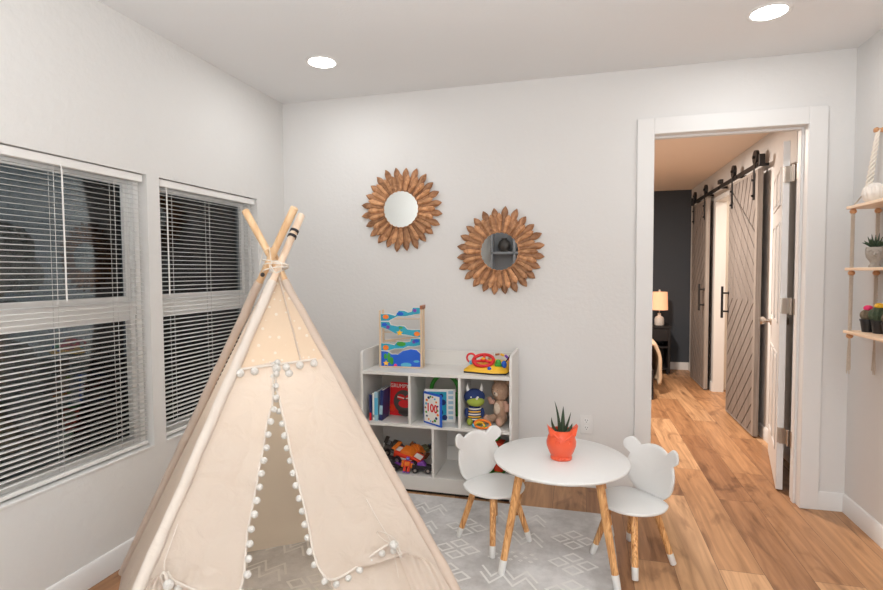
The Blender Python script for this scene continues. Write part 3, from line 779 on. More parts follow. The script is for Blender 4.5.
def wheel_toy():
    t = thing('steering_wheel_toy', 'yellow toy dashboard with red steering wheel on top of bookcase', 'toy', (1.448, -.20, .7095), rad(-4))
    out = [(-.135, -.07), (-.05, -.085), (.05, -.10), (.115, -.075), (.125, 0), (.12, .075), (.05, .09), (-.03, .08), (-.06, .05), (-.13, -.01)]
    def F(u, v, h): return (u, v, h)
    obj('base', MB().prism(out, 0, .010), 'toy_black', t, bev=.003)
    b = MB(); n = len(out)
    lv = [(1, .010), (.98, .022), (.8, .04), (.45, .055), (0.01, .058)]
    vs = [(u * s, v * s + (.02 * (1 - s)), z + (.03 * max(0, v * s / .09) if s < .99 else 0)) for s, z in lv for u, v in out]
    b.add(vs, [(i * n + k, i * n + (k + 1) % n, (i + 1) * n + (k + 1) % n, (i + 1) * n + k) for i in range(len(lv) - 1) for k in range(n)])
    obj('dashboard', b, 'yellow', t, smooth=60)
    c = Vector((-.025, -.035, .072)); T = Matrix.Rotation(rad(38), 3, 'X')
    ringp = [c + T @ Vector((.060 * cos(a), .045 * sin(a), 0)) for a in [i * 2 * PI / 32 for i in range(32)]]
    w = MB().tube(ringp, .0095, n=10, closed=True)
    for a in (rad(200), rad(-20), rad(90)): w.tube([c, c + T @ Vector((.058 * cos(a), .044 * sin(a), 0))], .008, n=8)
    w.ball(c, (.02, .02, .012), n=14)
    wo = obj('steering_wheel', w, 'red', t, smooth=60)
    obj('horn_button', MB().ball(c + Vector((0, -.006, .011)), (.014, .012, .006), n=12), 'yellow', wo)
    obj('side_ring', MB().tube([(-.105 + .026 * cos(a), -.01, .078 + .026 * sin(a)) for a in [i * 2 * PI / 24 for i in range(24)]], .006, n=8, closed=True), 'red', t)
    obj('ring_hub', MB().ball((-.105, -.012, .052), .013, n=10), 'skyblue', t)
    for i in range(6):
        a = rad(150 - 26 * i); obj('arch_key', MB().box((-.012, -.008, -.006), (.012, .008, .006), T=Matrix.Translation((.05 + .065 * cos(a), .045, .058 + .04 * sin(a))) @ Matrix.Rotation(-a + PI / 2, 4, 'Y')), ['pink_plush', 'paper', 'rust', 'yellow', 'purple', 'toy_red'][i], t, bev=.002)
    obj('gear_knob', MB().ball((.065, -.045, .062), (.018, .016, .022), n=12).box((.048, -.06, .045), (.085, -.035, .058)), 'green', t)
    obj('blue_dial', MB().ball((.098, -.04, .055), (.016, .016, .022), n=12), 'blue', t)
    obj('round_button', MB().ball((.022, -.082, .034), (.012, .008, .012), n=12), 'blue', t)
    obj('antenna', MB().tube([(.10, -.02, .06), (.125, -.02, .098)], .004, n=6).ball((.127, -.02, .10), .006, n=8), 'toy_black', t)
wheel_toy()

def book(label, x0, x1, y0, y1, z0, z1, cover, page='paper', lean=0, band=None, rz=0):
    """upright book, spine towards the room at y0"""
    t = thing('book', label, 'book', ((x0 + x1) / 2, y0, z0), 0, 'books in the first cubby', rot=(0, lean, rz)); w = (x1 - x0) / 2; d = y1 - y0; h = z1 - z0
    c = MB().box((-w, 0, 0), (-w + .002, d, h)).box((w - .002, 0, 0), (w, d, h)).box((-w, -.0015, 0), (w, .001, h))
    obj('cover', c, cover, t, bev=.0008)
    obj('pages', MB().box((-w + .002, .001, .003), (w - .002, d - .004, h - .003)), page, t)
    if band: obj('spine_band', MB().box((-w * 1.01, -.0022, h * band[1]), (w * 1.01, -.0014, h * band[2])), band[0], t)
    return t
zb = .4045
book('thin navy book with red foot on its spine, end of row', .7385, .7515, -.31, -.10, zb, zb + .155, 'navy', band=('red', 0, .30))
book('thin grey-white book beside the navy and red spine', .7545, .7665, -.30, -.09, zb, zb + .165, 'paper', band=('grey_print', .1, .2))
book('pale blue book between white spine and dark blue book', .769, .791, -.305, -.10, zb, zb + .172, 'pale_blue', band=('skyblue', .2, .8))
book('dark blue book with printed cover leaning beside the red book', .797, .817, -.302, -.19, zb + .0008, zb + .185, 'navy', lean=rad(3), band=('pale_blue', .2, .5))
def red_book():
    t = thing('picture_book', 'red picture book standing face-out in the first cubby', 'book', (.893, -.175, zb + .001), rad(-6), rot=(rad(-5), 0, rad(-6)))
    F = lambda u, v, h: (u, h, v)
    obj('cover', MB().box((-.079, -.001, 0), (.079, .002, .205)).box((-.079, .012, 0), (.079, .015, .205)).box((-.079, 0, 0), (-.076, .014, .205)), 'red', t, bev=.001)
    obj('pages', MB().box((-.076, .002, .003), (.077, .012, .202)), 'paper', t)
    el = lambda cx, cz, rx, rz: [(cx + rx * cos(2 * PI * k / 24), cz + rz * sin(2 * PI * k / 24)) for k in range(24)]
    a = MB().prism(el(.012, .090, .066, .070), -.0018, -.001, 0, F).prism(el(.03, .02, .05, .02), -.0018, -.001, 0, F)
    a.prism(el(-.004, .115, .026, .018), -.0026, -.0018, 1, F).prism(el(.048, .115, .022, .018), -.0026, -.0018, 1, F).prism(el(.022, .075, .042, .024), -.0026, -.0018, 1, F)
    a.prism([(-.028, .112), (.018, .106), (.018, .112), (-.028, .120)], -.0032, -.0026, 2, F)
    a.prism([(.03, .106), (.068, .112), (.068, .120), (.03, .112)], -.0032, -.0026, 2, F)
    a.prism(el(-.06, .045, .02, .022), -.0032, -.0026, 3, F)
    obj('cover_art', a, ['charcoal_card', 'red', 'paper', 'toy_red'], t, smooth=0)
    v, f = text_mesh('GRUMPY M', .032, Matrix.Translation((.0, -.0018, .183)) @ FACE)
    obj('title', MB().add(v, f), 'paper', t, smooth=0)
red_book()
def sound_book():
    t = thing('board_book', 'open blue-edged board book titled 100, standing in the middle cubby', 'book', (1.072, -.265, zb), 0)
    hb = .187; wd = .158
    T1 = Matrix.Rotation(rad(9), 4, 'Z'); T2 = Matrix.Rotation(rad(-33), 4, 'Z')
    b = obj('back_board', MB().box((0, 0, 0), (wd + .025, .012, hb + .01), T=T1), 'paper', t, bev=.003)
    obj('inner_page', MB().box((.02, -.002, .012), (wd * .83, 0, hb - .004), T=T1), 'teal', t, bev=.001)
    tb = MB()
    for i in range(6): tb.box((wd * .90, -.002, .02 + i * .03), (wd * 1.08, 0, .038 + i * .03), T=T1)
    obj('tab_icons', tb, 'pale_blue', t)
    pic = MB()
    for (x, z, r) in ((.09, .06, .022), (.11, .12, .018), (.12, .03, .016), (.10, .16, .012)):
        pic.prism([(x + r * cos(a), z + r * sin(a)) for a in [k * PI / 6 for k in range(12)]], -.0035, -.002, 0, F=lambda u, v, h: T1 @ Vector((u, h, v)))
    obj('page_pictures', pic, 'navy', t, smooth=0)
    obj('front_cover', MB().box((0, -.010, 0), (wd, 0, hb), T=T2), 'blue', t, bev=.004)
    obj('cover_sheet', MB().box((.010, -.0115, .012), (wd - .014, -.010, hb - .012), T=T2), 'paper', t)
    v, f = text_mesh('100', .066, T2 @ Matrix.Translation((wd * .5, -.0118, hb * .52)) @ FACE, bold=.002)
    obj('title', MB().add(v, f), 'red', t, smooth=0)
    d = MB(); rnd = random.Random(4); cols = ['green', 'navy', 'toy_orange', 'skyblue', 'rust']
    for i in range(18):
        a = i / 18 * 2 * PI; x = wd * .49 + .056 * cos(a) * (1 if i % 2 else .93); z = hb * .5 + .073 * sin(a); r = rnd.uniform(.006, .0105)
        d.prism([(x + r * cos(q), z + r * .8 * sin(q)) for q in [k * PI / 5 for k in range(10)]], -.0130, -.0114, i % 5, F=lambda u, v, h: T2 @ Vector((u, h, v)))
    obj('cover_pictures', d, cols, t, smooth=0)
sound_book()
def case():
    t = thing('carrying_case', 'green handled toy case behind the open board book', 'toy', (1.155, -.10, zb))
    obj('body', MB().box((-.09, -.02, 0), (.09, .02, .15)), 'green', t, bev=.012)
    obj('handle', MB().tube([(.088 * cos(a), 0, .150 + .105 * sin(a)) for a in [k * PI / 18 for k in range(19)]], .013, n=12), 'green', t)
case()
def dino():
    t = thing('plush_dragon', 'navy and green plush dragon with white horns in right-hand cubby', 'toy', (1.368, -.235, zb), rad(12))
    obj('body', MB().ball((0, 0, .062), (.045, .036, .062), n=18), 'navy', t)
    s = MB()
    for i, z in enumerate((.035, .05, .065, .08, .095)):
        r = math.sqrt(max(0, 1 - ((z - .062) / .062) ** 2)); s.lathe([(.0452 * r + .0012, z - .0035), (.0452 * r + .0018, z), (.0452 * r + .0012, z + .0035)], sy=.82, n=24, mi=i % 2)
    obj('striped_shirt', s, ['paper', 'yellow'], t)
    obj('head', MB().ball((0, -.002, .162), (.062, .046, .048), n=20), 'dino_navy', t)
    obj('muzzle', MB().ball((.006, -.024, .140), (.052, .038, .030), n=18), 'dino_green', t)
    for s_ in (-1, 1):
        obj('horn', MB().tube([(s_ * .034, 0, .19), (s_ * .042, -.002, .215), (s_ * .04, -.004, .24)], [.012, .009, .002], n=10), 'paper', t)
        obj('arm', MB().ball((s_ * .045, -.012, .07), (.014, .016, .03), n=12), 'dino_navy', t)
        obj('foot', MB().ball((s_ * .028, -.035, .022), (.018, .022, .021), n=12), 'dino_green', t)
        obj('eye', MB().ball((s_ * .02, -.043, .168), .005, n=8), 'paper', t)
    obj('nose_horn', MB().tube([(.012, -.048, .158), (.016, -.062, .178)], [.008, .001], n=10), 'paper', t)
    obj('collar', MB().lathe([(.03, .112), (.034, .117), (.03, .122)], sy=.85), 'yellow', t)
dino()
def bear():
    t = thing('plush_bear', 'light brown plush bear slumped against the end of right-hand cubby', 'toy', (1.516, -.185, zb), rad(-28))
    obj('body', MB().ball((0, 0, .085), (.046, .042, .066), n=18), 'brown_plush', t)
    obj('tummy_patch', MB().ball((-.004, -.022, .09), (.030, .026, .040), n=16), 'pale_plush', t)
    h = obj('head', MB().ball((0, -.004, .195), (.056, .048, .060), n=20), 'brown_plush', t)
    obj('muzzle', MB().ball((-.004, -.038, .182), (.022, .018, .018), n=14), 'pale_plush', h)
    obj('stitched_face', MB().tube([(-.028, -.046, .205), (-.018, -.05, .203)], .0018, n=6).tube([(.008, -.05, .203), (.018, -.046, .205)], .0018, n=6).ball((-.004, -.056, .187), (.005, .003, .004), n=8), 'charcoal_card', h)
    for s_ in (-1, 1):
        obj('ear', MB().ball((s_ * .040, .004, .246), (.016, .010, .016), n=12), 'brown_plush', t)
        obj('arm', MB().tube([(s_ * .038, -.008, .125), (s_ * .058, -.02, .12), (s_ * .066, -.028, .15 if s_ < 0 else .085)], [.017, .017, .014], n=12), 'pink_plush', t)
        obj('leg', MB().tube([(s_ * .025, -.01, .035), (s_ * .038, -.045, .03), (s_ * .046, -.072, .032)], [.024, .022, .022], n=14).ball((s_ * .046, -.080, .034), (.024, .014, .028), n=12), 'brown_plush', t)
        obj('foot_pad', MB().ball((s_ * .046, -.090, .034), (.017, .006, .021), n=12), 'pink_plush', t)
bear()
def ring_toy():
    t = thing('rattle_toy', 'orange looped rattle toy lying in front of the plush bear', 'toy', (1.430, -.318, zb), rad(-10))
    obj('loop', MB().tube([(.048 * cos(a), .012 * sin(a), .026 + .020 * sin(a)) for a in [k * 2 * PI / 24 for k in range(24)]], .0065, n=10, closed=True), 'toy_orange', t)
    obj('second_loop', MB().tube([(-.012 + .026 * cos(a), -.006, .022 + .016 * sin(a)) for a in [k * 2 * PI / 20 for k in range(20)]], .005, n=10, closed=True), 'yellow', t)
    obj('beads', MB().ball((-.052, .0, .014), .012, n=12, mi=0).ball((.018, -.004, .013), .009, n=10, mi=1).ball((.036, .0, .012), .008, n=10), ['skyblue', 'green'], t)
ring_toy()

def toy_car(label, loc, rot, s, body, cab, stripe, wheels='toy_black'):
    t = thing('toy_car', label, 'toy', loc, 0, 'toy vehicles in the lower cubby', rot=rot)
    F = lambda u, v, h: (u * s, h * s, v * s)
    obj('body', MB().prism([(-.5, .12), (.5, .12), (.52, .25), (.3, .33), (-.1, .36), (-.48, .40), (-.52, .25)], -.22, .22, 0, F), body, t, bev=.006 * s * 5)
    obj('cabin', MB().prism([(-.28, .34), (.22, .34), (.08, .52), (-.2, .52)], -.17, .17, 0, F), cab, t, bev=.003)
    obj('stripe', MB().prism([(.25, .335), (.5, .26), (.5, .275), (.25, .352)], -.12, .12, 0, F).prism([(-.48, .405), (-.3, .39), (-.3, .41), (-.48, .425)], -.12, .12, 0, F).prism([(-.4, .17), (.4, .17), (.4, .24), (-.4, .24)], -.228, .228, 0, F), stripe, t)
    obj('spoiler', MB().prism([(-.55, .5), (-.4, .5), (-.4, .53), (-.55, .53)], -.24, .24, 0, F).prism([(-.5, .35), (-.45, .35), (-.45, .5), (-.5, .5)], -.18, -.15, 0, F).prism([(-.5, .35), (-.45, .35), (-.45, .5), (-.5, .5)], .15, .18, 0, F), cab, t)
    for x in (-.32, .32):
        for y in (-.25, .25):
            o = obj('wheel', MB().cyl((x * s, (y - .05) * s, .14 * s), (x * s, (y + .05) * s, .14 * s), .14 * s), wheels, t)
            obj('hubcap', MB().cyl((x * s, (y - .055) * s, .14 * s), (x * s, (y + .055) * s, .14 * s), .07 * s, n=12), 'nickel', o)
    return t
z0 = .1005
toy_car('toy car in red and orange with white flashes, topping the pile in lower cubby', (.960, -.225, z0 + .040), (rad(12), rad(6), rad(-10)), .175, 'toy_red', 'toy_orange', 'paper')
toy_car('black toy car at the bottom front of the pile, beside the divider', (1.055, -.265, z0 + .002), (0, 0, rad(8)), .12, 'toy_black', 'purple', 'toy_black')
toy_car('black and purple toy car at the bottom of pile nearest the tent', (.86, -.265, z0 + .002), (0, 0, rad(-14)), .14, 'toy_black', 'toy_black', 'purple')
toy_car('dark grey toy car tipped up behind the red one, nearest the tent', (.84, -.13, z0 + .045), (rad(12), rad(14), rad(10)), .16, 'charcoal_card', 'charcoal_card', 'grey_print')
def robot(label, loc, rot, s, c1, c2, c3):
    t = thing('toy_robot', label, 'toy', loc, 0, 'toy robots in the lower cubbies', rot=rot); B = lambda a, b: MB().box([q * s for q in a], [q * s for q in b])
    obj('torso', B((-.22, -.14, .35), (.22, .14, .72)), c1, t, bev=.004)
    obj('chest_plate', B((-.15, -.18, .42), (.15, -.12, .66)), c2, t, bev=.003)
    obj('head', B((-.11, -.11, .74), (.11, .11, .95)), c3, t, bev=.004)
    obj('visor', B((-.08, -.125, .83), (.08, -.10, .88)), 'skyblue', t)
    for k in (-1, 1):
        obj('arm', MB().box((k * .30 * s - .07 * s, -.09 * s, .30 * s), (k * .30 * s + .07 * s, .09 * s, .72 * s)), c2, t, bev=.004)
        obj('leg', MB().box((k * .12 * s - .09 * s, -.10 * s, .04 * s), (k * .12 * s + .09 * s, .10 * s, .36 * s)), c1, t, bev=.004)
        obj('foot', MB().box((k * .12 * s - .10 * s, -.20 * s, 0), (k * .12 * s + .10 * s, .12 * s, .07 * s)), c3, t, bev=.003)
    return t
robot('bright orange toy robot lying on the pile beside the divider', (1.05, -.18, z0 + .060), (rad(-60), rad(20), rad(75)), .14, 'toy_orange', 'toy_orange', 'rust')
robot('red toy robot sprawled face up over the front of the toy pile', (.965, -.305, z0 + .004), (rad(-12), rad(8), rad(10)), .095, 'toy_red', 'toy_orange', 'purple')
robot('olive toy robot lying at the back of the toy pile', (.96, -.11, z0 + .06), (rad(-75), 0, rad(-60)), .12, 'olive', 'olive', 'charcoal_card')
robot('tall toy robot with green head and red legs behind the bear-head chair', (1.475, -.17, z0), (0, 0, rad(-10)), .27, 'toy_red', 'olive', 'green')

# ------------------------------------------------------------------ hanging shelf on right wall
def wall_shelf():
    t = thing('hanging_shelf', 'three-tier wooden shelf hung in macrame rope on the wall', 'shelf', (W, -.55, .985))
    xf, xb, yf, yn = 3.200, W - .006, -.262, -.86
    zs = (1.600, 1.306, 1.003); th = .014
    for z in zs: obj('shelf_board', MB().box((xf, yn, z - th), (xb, yf, z)), 'board', t, local=False, bev=.002)
    def twist(a, b, r=.0058, turns=11, strands=2):
        a = Vector(a); b = Vector(b); d = b - a; L_ = d.length; d.normalize()
        u = d.cross(Vector((.3, 1, .1))).normalized(); v = d.cross(u); m = MB(); n = int(turns * 10)
        for s in range(strands):
            m.tube([a + d * L_ * i / n + (u * cos(2 * PI * turns * i / n + s * 2 * PI / strands) + v * sin(2 * PI * turns * i / n + s * 2 * PI / strands)) * r * .8 for i in range(n + 1)], r * .75, n=6)
        return m
    for ky in (-.262, -.86): obj('wall_knob', MB().lathe([(0, 0), (.012, 0), (.008, .012), (.014, .024), (.010, .034), (0, .036)], (0, 0, 0), T=Matrix.Rotation(-PI / 2, 4, 'Y')).add([], []), 'bead', t).location = Vector((0, ky + .55, 1.956 - .985))
    for y in (yf - .022, yn + .022):
        for x in (xf + .020, xb - .012):
            obj('rope', twist((x, y, zs[0] - .014), (x, y, zs[1])), 'rope', t, local=False)
            obj('rope', twist((x, y, zs[1] - .014), (x, y, zs[2])), 'rope', t, local=False)
            for z in zs: obj('bead', MB().ball((x, y, z - th - .012), (.0145, .0145, .013), n=14), 'bead', t, local=False)
            ky = -.262 if y > -.5 else -.86
            obj('rope', twist((x, y, zs[0]), (W - .045, ky + .012, 1.685), .0022, 12), 'rope', t, local=False)
            m = MB(); rnd = random.Random(int(x * 100 + y * 77))
            for s in range(7):
                ox, oy = rnd.uniform(-.006, .006), rnd.uniform(-.006, .006)
                m.tube([(x + ox * .4, y + oy * .4, zs[2] - .034), (x + ox, y + oy, zs[2] - .10), (x + ox * 1.3 + rnd.uniform(-.004, .004), y + oy * 1.3, zs[2] - .185 - rnd.uniform(0, .03))], .0022, n=5)
            obj('rope_tassel', m, 'rope', t, local=False)
    for ky in (-.262, -.86):   # thick braid from each knob
        b0 = Vector((W - .020, ky - .004, 1.955)); b1 = Vector((W - .045, ky + .012, 1.68))
        m = MB(); n = 60
        for st in range(3):
            m.tube([b0.lerp(b1, i / n) + Vector((sin(2 * PI * 4 * i / n + st * 2 * PI / 3) * .010, cos(2 * PI * 4 * i / n + st * 2 * PI / 3) * .008, 0)) * (.5 + .7 * i / n) for i in range(n + 1)], .0052, n=7)
        m.ball(b1, .012, n=10)
        obj('braided_rope', m, 'cord', t, local=False)
wall_shelf()
def face_pot():
    t = thing('potted_succulent', 'dark spiky succulent in a grey face-shaped stone pot on the middle shelf', 'plant', (3.285, -.345, 1.3065), rad(-25))
    p = MB().lathe([(0, 0), (.022, 0), (.024, .006), (.016, .018), (.020, .028), (.032, .046), (.036, .066), (.036, .084), (.033, .094), (.029, .094), (.028, .082), (0, .08)], n=28)
    p.tube([(0, -.033, .070), (0, -.041, .056), (0, -.035, .054)], [.003, .0055, .003], n=8)
    for s in (-1, 1): p.ball((s * .013, -.033, .068), (.007, .004, .004), n=8)
    for s in (-1, 1): p.tube([(s * .004, -.036, .076), (s * .014, -.035, .079), (s * .024, -.028, .075)], .0022, n=6)
    p.ball((0, -.029, .043), (.009, .005, .0035), n=8)
    obj('face_pot', p, 'stone', t, smooth=60)
    obj('soil', MB().lathe([(0, .088), (.030, .086)]), 'soil', t)
    for k in range(14):
        a = k * 2.4; rr = .012 + .0026 * k; top = .158 - .0036 * k
        obj('leaf', MB().tube([(0, 0, .086), (rr * .7 * cos(a), rr * .7 * sin(a), .108), (rr * 1.25 * cos(a), rr * 1.25 * sin(a), top)], [.006, .0065, .0008], n=7), 'aloe', t)
face_pot()
def cactus(label, loc, ball, top, r):
    t = thing('potted_cactus', label, 'plant', loc, 0, None)
    obj('pot', MB().lathe([(0, 0), (.022, 0), (.030, .052), (.032, .052), (.032, .060), (.028, .060), (.026, .05), (0, .05)], n=24), 'blackpot', t)
    vs = []; n = 48; h = 12; fs = []
    for i in range(h + 1):
        ph = PI * i / h
        for j in range(n):
            th = 2 * PI * j / n; q = r * (1 + .05 * cos(12 * th)); vs.append((q * sin(ph) * cos(th), q * sin(ph) * sin(th), .060 + r * .62 - r * .95 * cos(ph)))
    for i in range(h):
        for j in range(n): fs.append((i * n + j, i * n + (j + 1) % n, (i + 1) * n + (j + 1) % n, (i + 1) * n + j))
    obj('cactus_ball', MB().add(vs, fs), ball, t)
    obj('flower', MB().ball((0, 0, .064 + r * 1.6), (.019, .019, .014), n=14), top, t, smooth=180)
cactus('small round cactus with hot pink top in a black pot on bottom shelf', (3.270, -.335, 1.0035), 'cactus', 'pink', .030)
cactus('taller dark cactus with yellow top in a black pot beside the pink one', (3.285, -.398, 1.0035), 'cactus_g', 'yellow', .039)
cactus('third potted cactus with a red top, nearest the end of bottom shelf', (3.27, -.52, 1.0035), 'cactus', 'red', .030)
def ornament():
    t = thing('round_vase', 'rounded white ribbed ceramic vase on the top shelf', 'vase', (3.262, -.375, 1.6005))
    vs = []; n = 60; pr = [(0, 0), (.022, 0), (.040, .018), (.047, .045), (.040, .072), (.022, .085), (.018, .090), (.015, .089), (.014, .07), (0, .06)]
    for r, z in pr:
        for j in range(n): q = r * (1 + .04 * cos(15 * 2 * PI * j / n)); vs.append((q * cos(2 * PI * j / n), q * sin(2 * PI * j / n), z))
    obj('body', MB().add(vs, [(i * n + j, i * n + (j + 1) % n, (i + 1) * n + (j + 1) % n, (i + 1) * n + j) for i in range(len(pr) - 1) for j in range(n)]), 'ceramic', t)
ornament()

# ------------------------------------------------------------------ bedroom beyond
BC = 2.33; YF = 4.16
struct('wall_bedroom_far', MB().box((-.14, YF, 0), (W + .14, YF + .12, BC + .1)), 'navy_wall')
struct('wall_bedroom_left', MB().box((-.14, TH, 0), (0, YF, BC + .1)), 'wall')
BO0, BO1, BOT = 1.98, 2.90, 2.03
wrr = MB().box((W, TH, 0), (W + .10, BO0, BC)).box((W, BO1, 0), (W + .10, YF, BC)).box((W, BO0, BOT), (W + .10, BO1, BC))
struct('wall_bedroom_right', wrr, 'wall')
struct('ceiling_bedroom', MB().box((-.14, TH, BC), (W + .14, YF + .12, BC + .1)), mat('warm_lit_ceiling', (.88, .74, .62), .85))  # orange lamp glow put into the ceiling colour
b = skirt(MB(), (W, TH), (W, BO0), (-1, 0)); skirt(b, (W, BO1), (W, YF), (-1, 0)); struct('baseboard_bedroom_right', b, 'trim')
struct('baseboard_bedroom_far', skirt(MB(), (0, YF), (W, YF), (0, -1)), 'trim')
# bathroom behind the barn doors
struct('wall_bathroom_far', MB().box((W + .10, 3.02, 0), (4.8, 3.12, BC)), 'warm_wall')
struct('wall_bathroom_near', MB().box((W + .10, 1.3, 0), (4.8, 1.4, BC)), 'warm_wall')
struct('wall_bathroom_right', MB().box((4.8, 1.3, 0), (4.9, 3.12, BC)), 'warm_wall')
struct('ceiling_bathroom', MB().box((W + .14, 1.3, BC), (4.9, 3.12, BC + .1)), 'ceil')
struct('trim_4', MB().box((W - .002, BO0 - .001, 0), (W + .102, BO0 + .015, BOT)).box((W - .002, BO1 - .015, 0), (W + .102, BO1 + .001, BOT)).box((W - .002, BO0, BOT - .015), (W + .102, BO1, BOT + .001)), 'trim')

def clip(poly, p, n):
    out = []
    for i in range(len(poly)):
        a, b_ = poly[i - 1], poly[i]; da = (a[0] - p[0]) * n[0] + (a[1] - p[1]) * n[1]; db = (b_[0] - p[0]) * n[0] + (b_[1] - p[1]) * n[1]
        if (da >= 0) != (db >= 0):
            k = da / (da - db); out.append((a[0] + (b_[0] - a[0]) * k, a[1] + (b_[1] - a[1]) * k))
        if db >= 0: out.append(b_)
    return out
def barn_door(label, y0, y1, flip, handle_near):
    """door on x = W-.075 .. W-.035 between y0 (near) and y1 (far)"""
    xa, xb = W - .082, W - .046; zb_, zt = .012, 2.06
    t = thing('barn_door', label, 'door', (W - .06, (y0 + y1) / 2, 0), 0, None)
    obj('core_panel', MB().box((xa + .010, y0 + .003, zb_ + .003), (xb, y1 - .003, zt - .003)), 'barn_gap', t, local=False)
    w = y1 - y0; fr = .05
    obj('frame', MB().box((xa, y0, zb_), (xb + .001, y0 + fr, zt)).box((xa, y1 - .012, zb_), (xb + .001, y1, zt)).box((xa, y0 + fr, zb_), (xb, y1 - .012, zb_ + .012)).box((xa, y0 + fr, zt - .02), (xb, y1 - .012, zt)), 'barn_frame', t, local=False)
    # plank field in (u, v): u = 0 far .. 1 near side, metres
    U = w - fr - .012; V0, V1 = zb_ + .012, zt - .02; mid = 1.05; pitch = .098; gap = .013
    def toY(u): return (y1 - .012 - u)
    m = MB()
    s = -1 if flip else 1
    def region(polyR, d):
        """fill convex region with planks running along direction d"""
        n = (-d[1], d[0]); ks = [p[0] * n[0] + p[1] * n[1] for p in polyR]; k = math.floor(min(ks) / pitch) * pitch
        while k < max(ks):
            q = clip(polyR, (n[0] * (k + gap / 2), n[1] * (k + gap / 2)), n)
            if len(q) > 2: q = clip(q, (n[0] * (k + pitch - gap / 2), n[1] * (k + pitch - gap / 2)), (-n[0], -n[1]))
            if len(q) > 2: m.prism(q, xa + .002, xa + .012, 0, F=lambda u, v, h: (h, toY(u), v))
            k += pitch
    g = rad(42); up = (cos(g), sin(g)); dn = (cos(g), -sin(g)); top_h = .46
    if not flip:
        # upper field: planks fall towards the near side; lower field: planks rise towards it
        region([(0, mid), (U, mid), (U, V1 - top_h), (0, V1 - .02)], dn)
        region([(0, V1 + .0), (U, V1 - top_h + .02), (U, V1)], (cos(rad(68)), sin(rad(68))))
        region([(0, V0), (U, V0), (U, mid), (0, mid)], up)
    else:
        region([(0, mid), (U, mid), (U, V1 - .02), (0, V1 - top_h)], up)
        region([(0, V1 - top_h + .02), (U, V1), (0, V1)], (cos(rad(68)), -sin(rad(68))))
        region([(0, V0), (U, V0), (U, mid), (0, mid)], dn)
    obj('chevron_planks', m, 'barn', t, local=False, smooth=0)
    for yy in (y0 + .09, y1 - .09):
        h = MB().box((xa - .006, yy - .019, zt - .22), (xa - .001, yy + .019, zt + .06))
        for z in (zt - .19, zt - .07): h.cyl((xa - .02, yy, z), (xa, yy, z), .009, n=12)
        o = obj('hanger_strap', h, 'black', t, local=False, bev=.002)
        obj('wheel', MB().cyl((W - .062, yy, 2.165), (W - .084, yy, 2.165), .053, n=28).cyl((W - .055, yy, 2.165), (W - .098, yy, 2.165), .012, n=12), 'black', o, local=False)
    hy = y1 - .035 if handle_near == 'far' else y0 + .035
    hd = MB().box((xa - .062, hy - .010, .865), (xa - .044, hy + .010, 1.15))
    for z in (.925, 1.09): hd.cyl((xa - .05, hy, z), (xa, hy, z), .008, n=10).cyl((xa - .006, hy, z), (xa, hy, z), .014, n=12)
    obj('handle', hd, 'black', t, local=False, bev=.002)
barn_door('grey-brown chevron barn door, the nearer one, beside the white door', 1.26, 2.045, False, 'far')
barn_door('grey-brown chevron barn door, the farther one, beside the charcoal wall', 2.93, 3.66, True, 'near')
def rail():
    t = thing('barn_door_rail', 'black steel track the two barn doors hang from', 'rail', (W, 2.4, 2.10))
    obj('track', MB().box((W - .078, 1.20, 2.080), (W - .070, 3.70, 2.118)), 'black', t, local=False, bev=.001)
    for y in (1.3, 1.85, 2.45, 3.0, 3.6): obj('standoff', MB().cyl((W, y, 2.099), (W - .082, y, 2.099), .012, n=12), 'black', t, local=False)
    for y in (1.205, 3.695): obj('end_stop', MB().box((W - .095, y - .015, 2.07), (W - .055, y + .015, 2.16)), 'black', t, local=False, bev=.004)
    obj('centre_stop', MB().box((W - .095, 2.35, 2.125), (W - .060, 2.43, 2.165)), 'black', t, local=False, bev=.004)
rail()

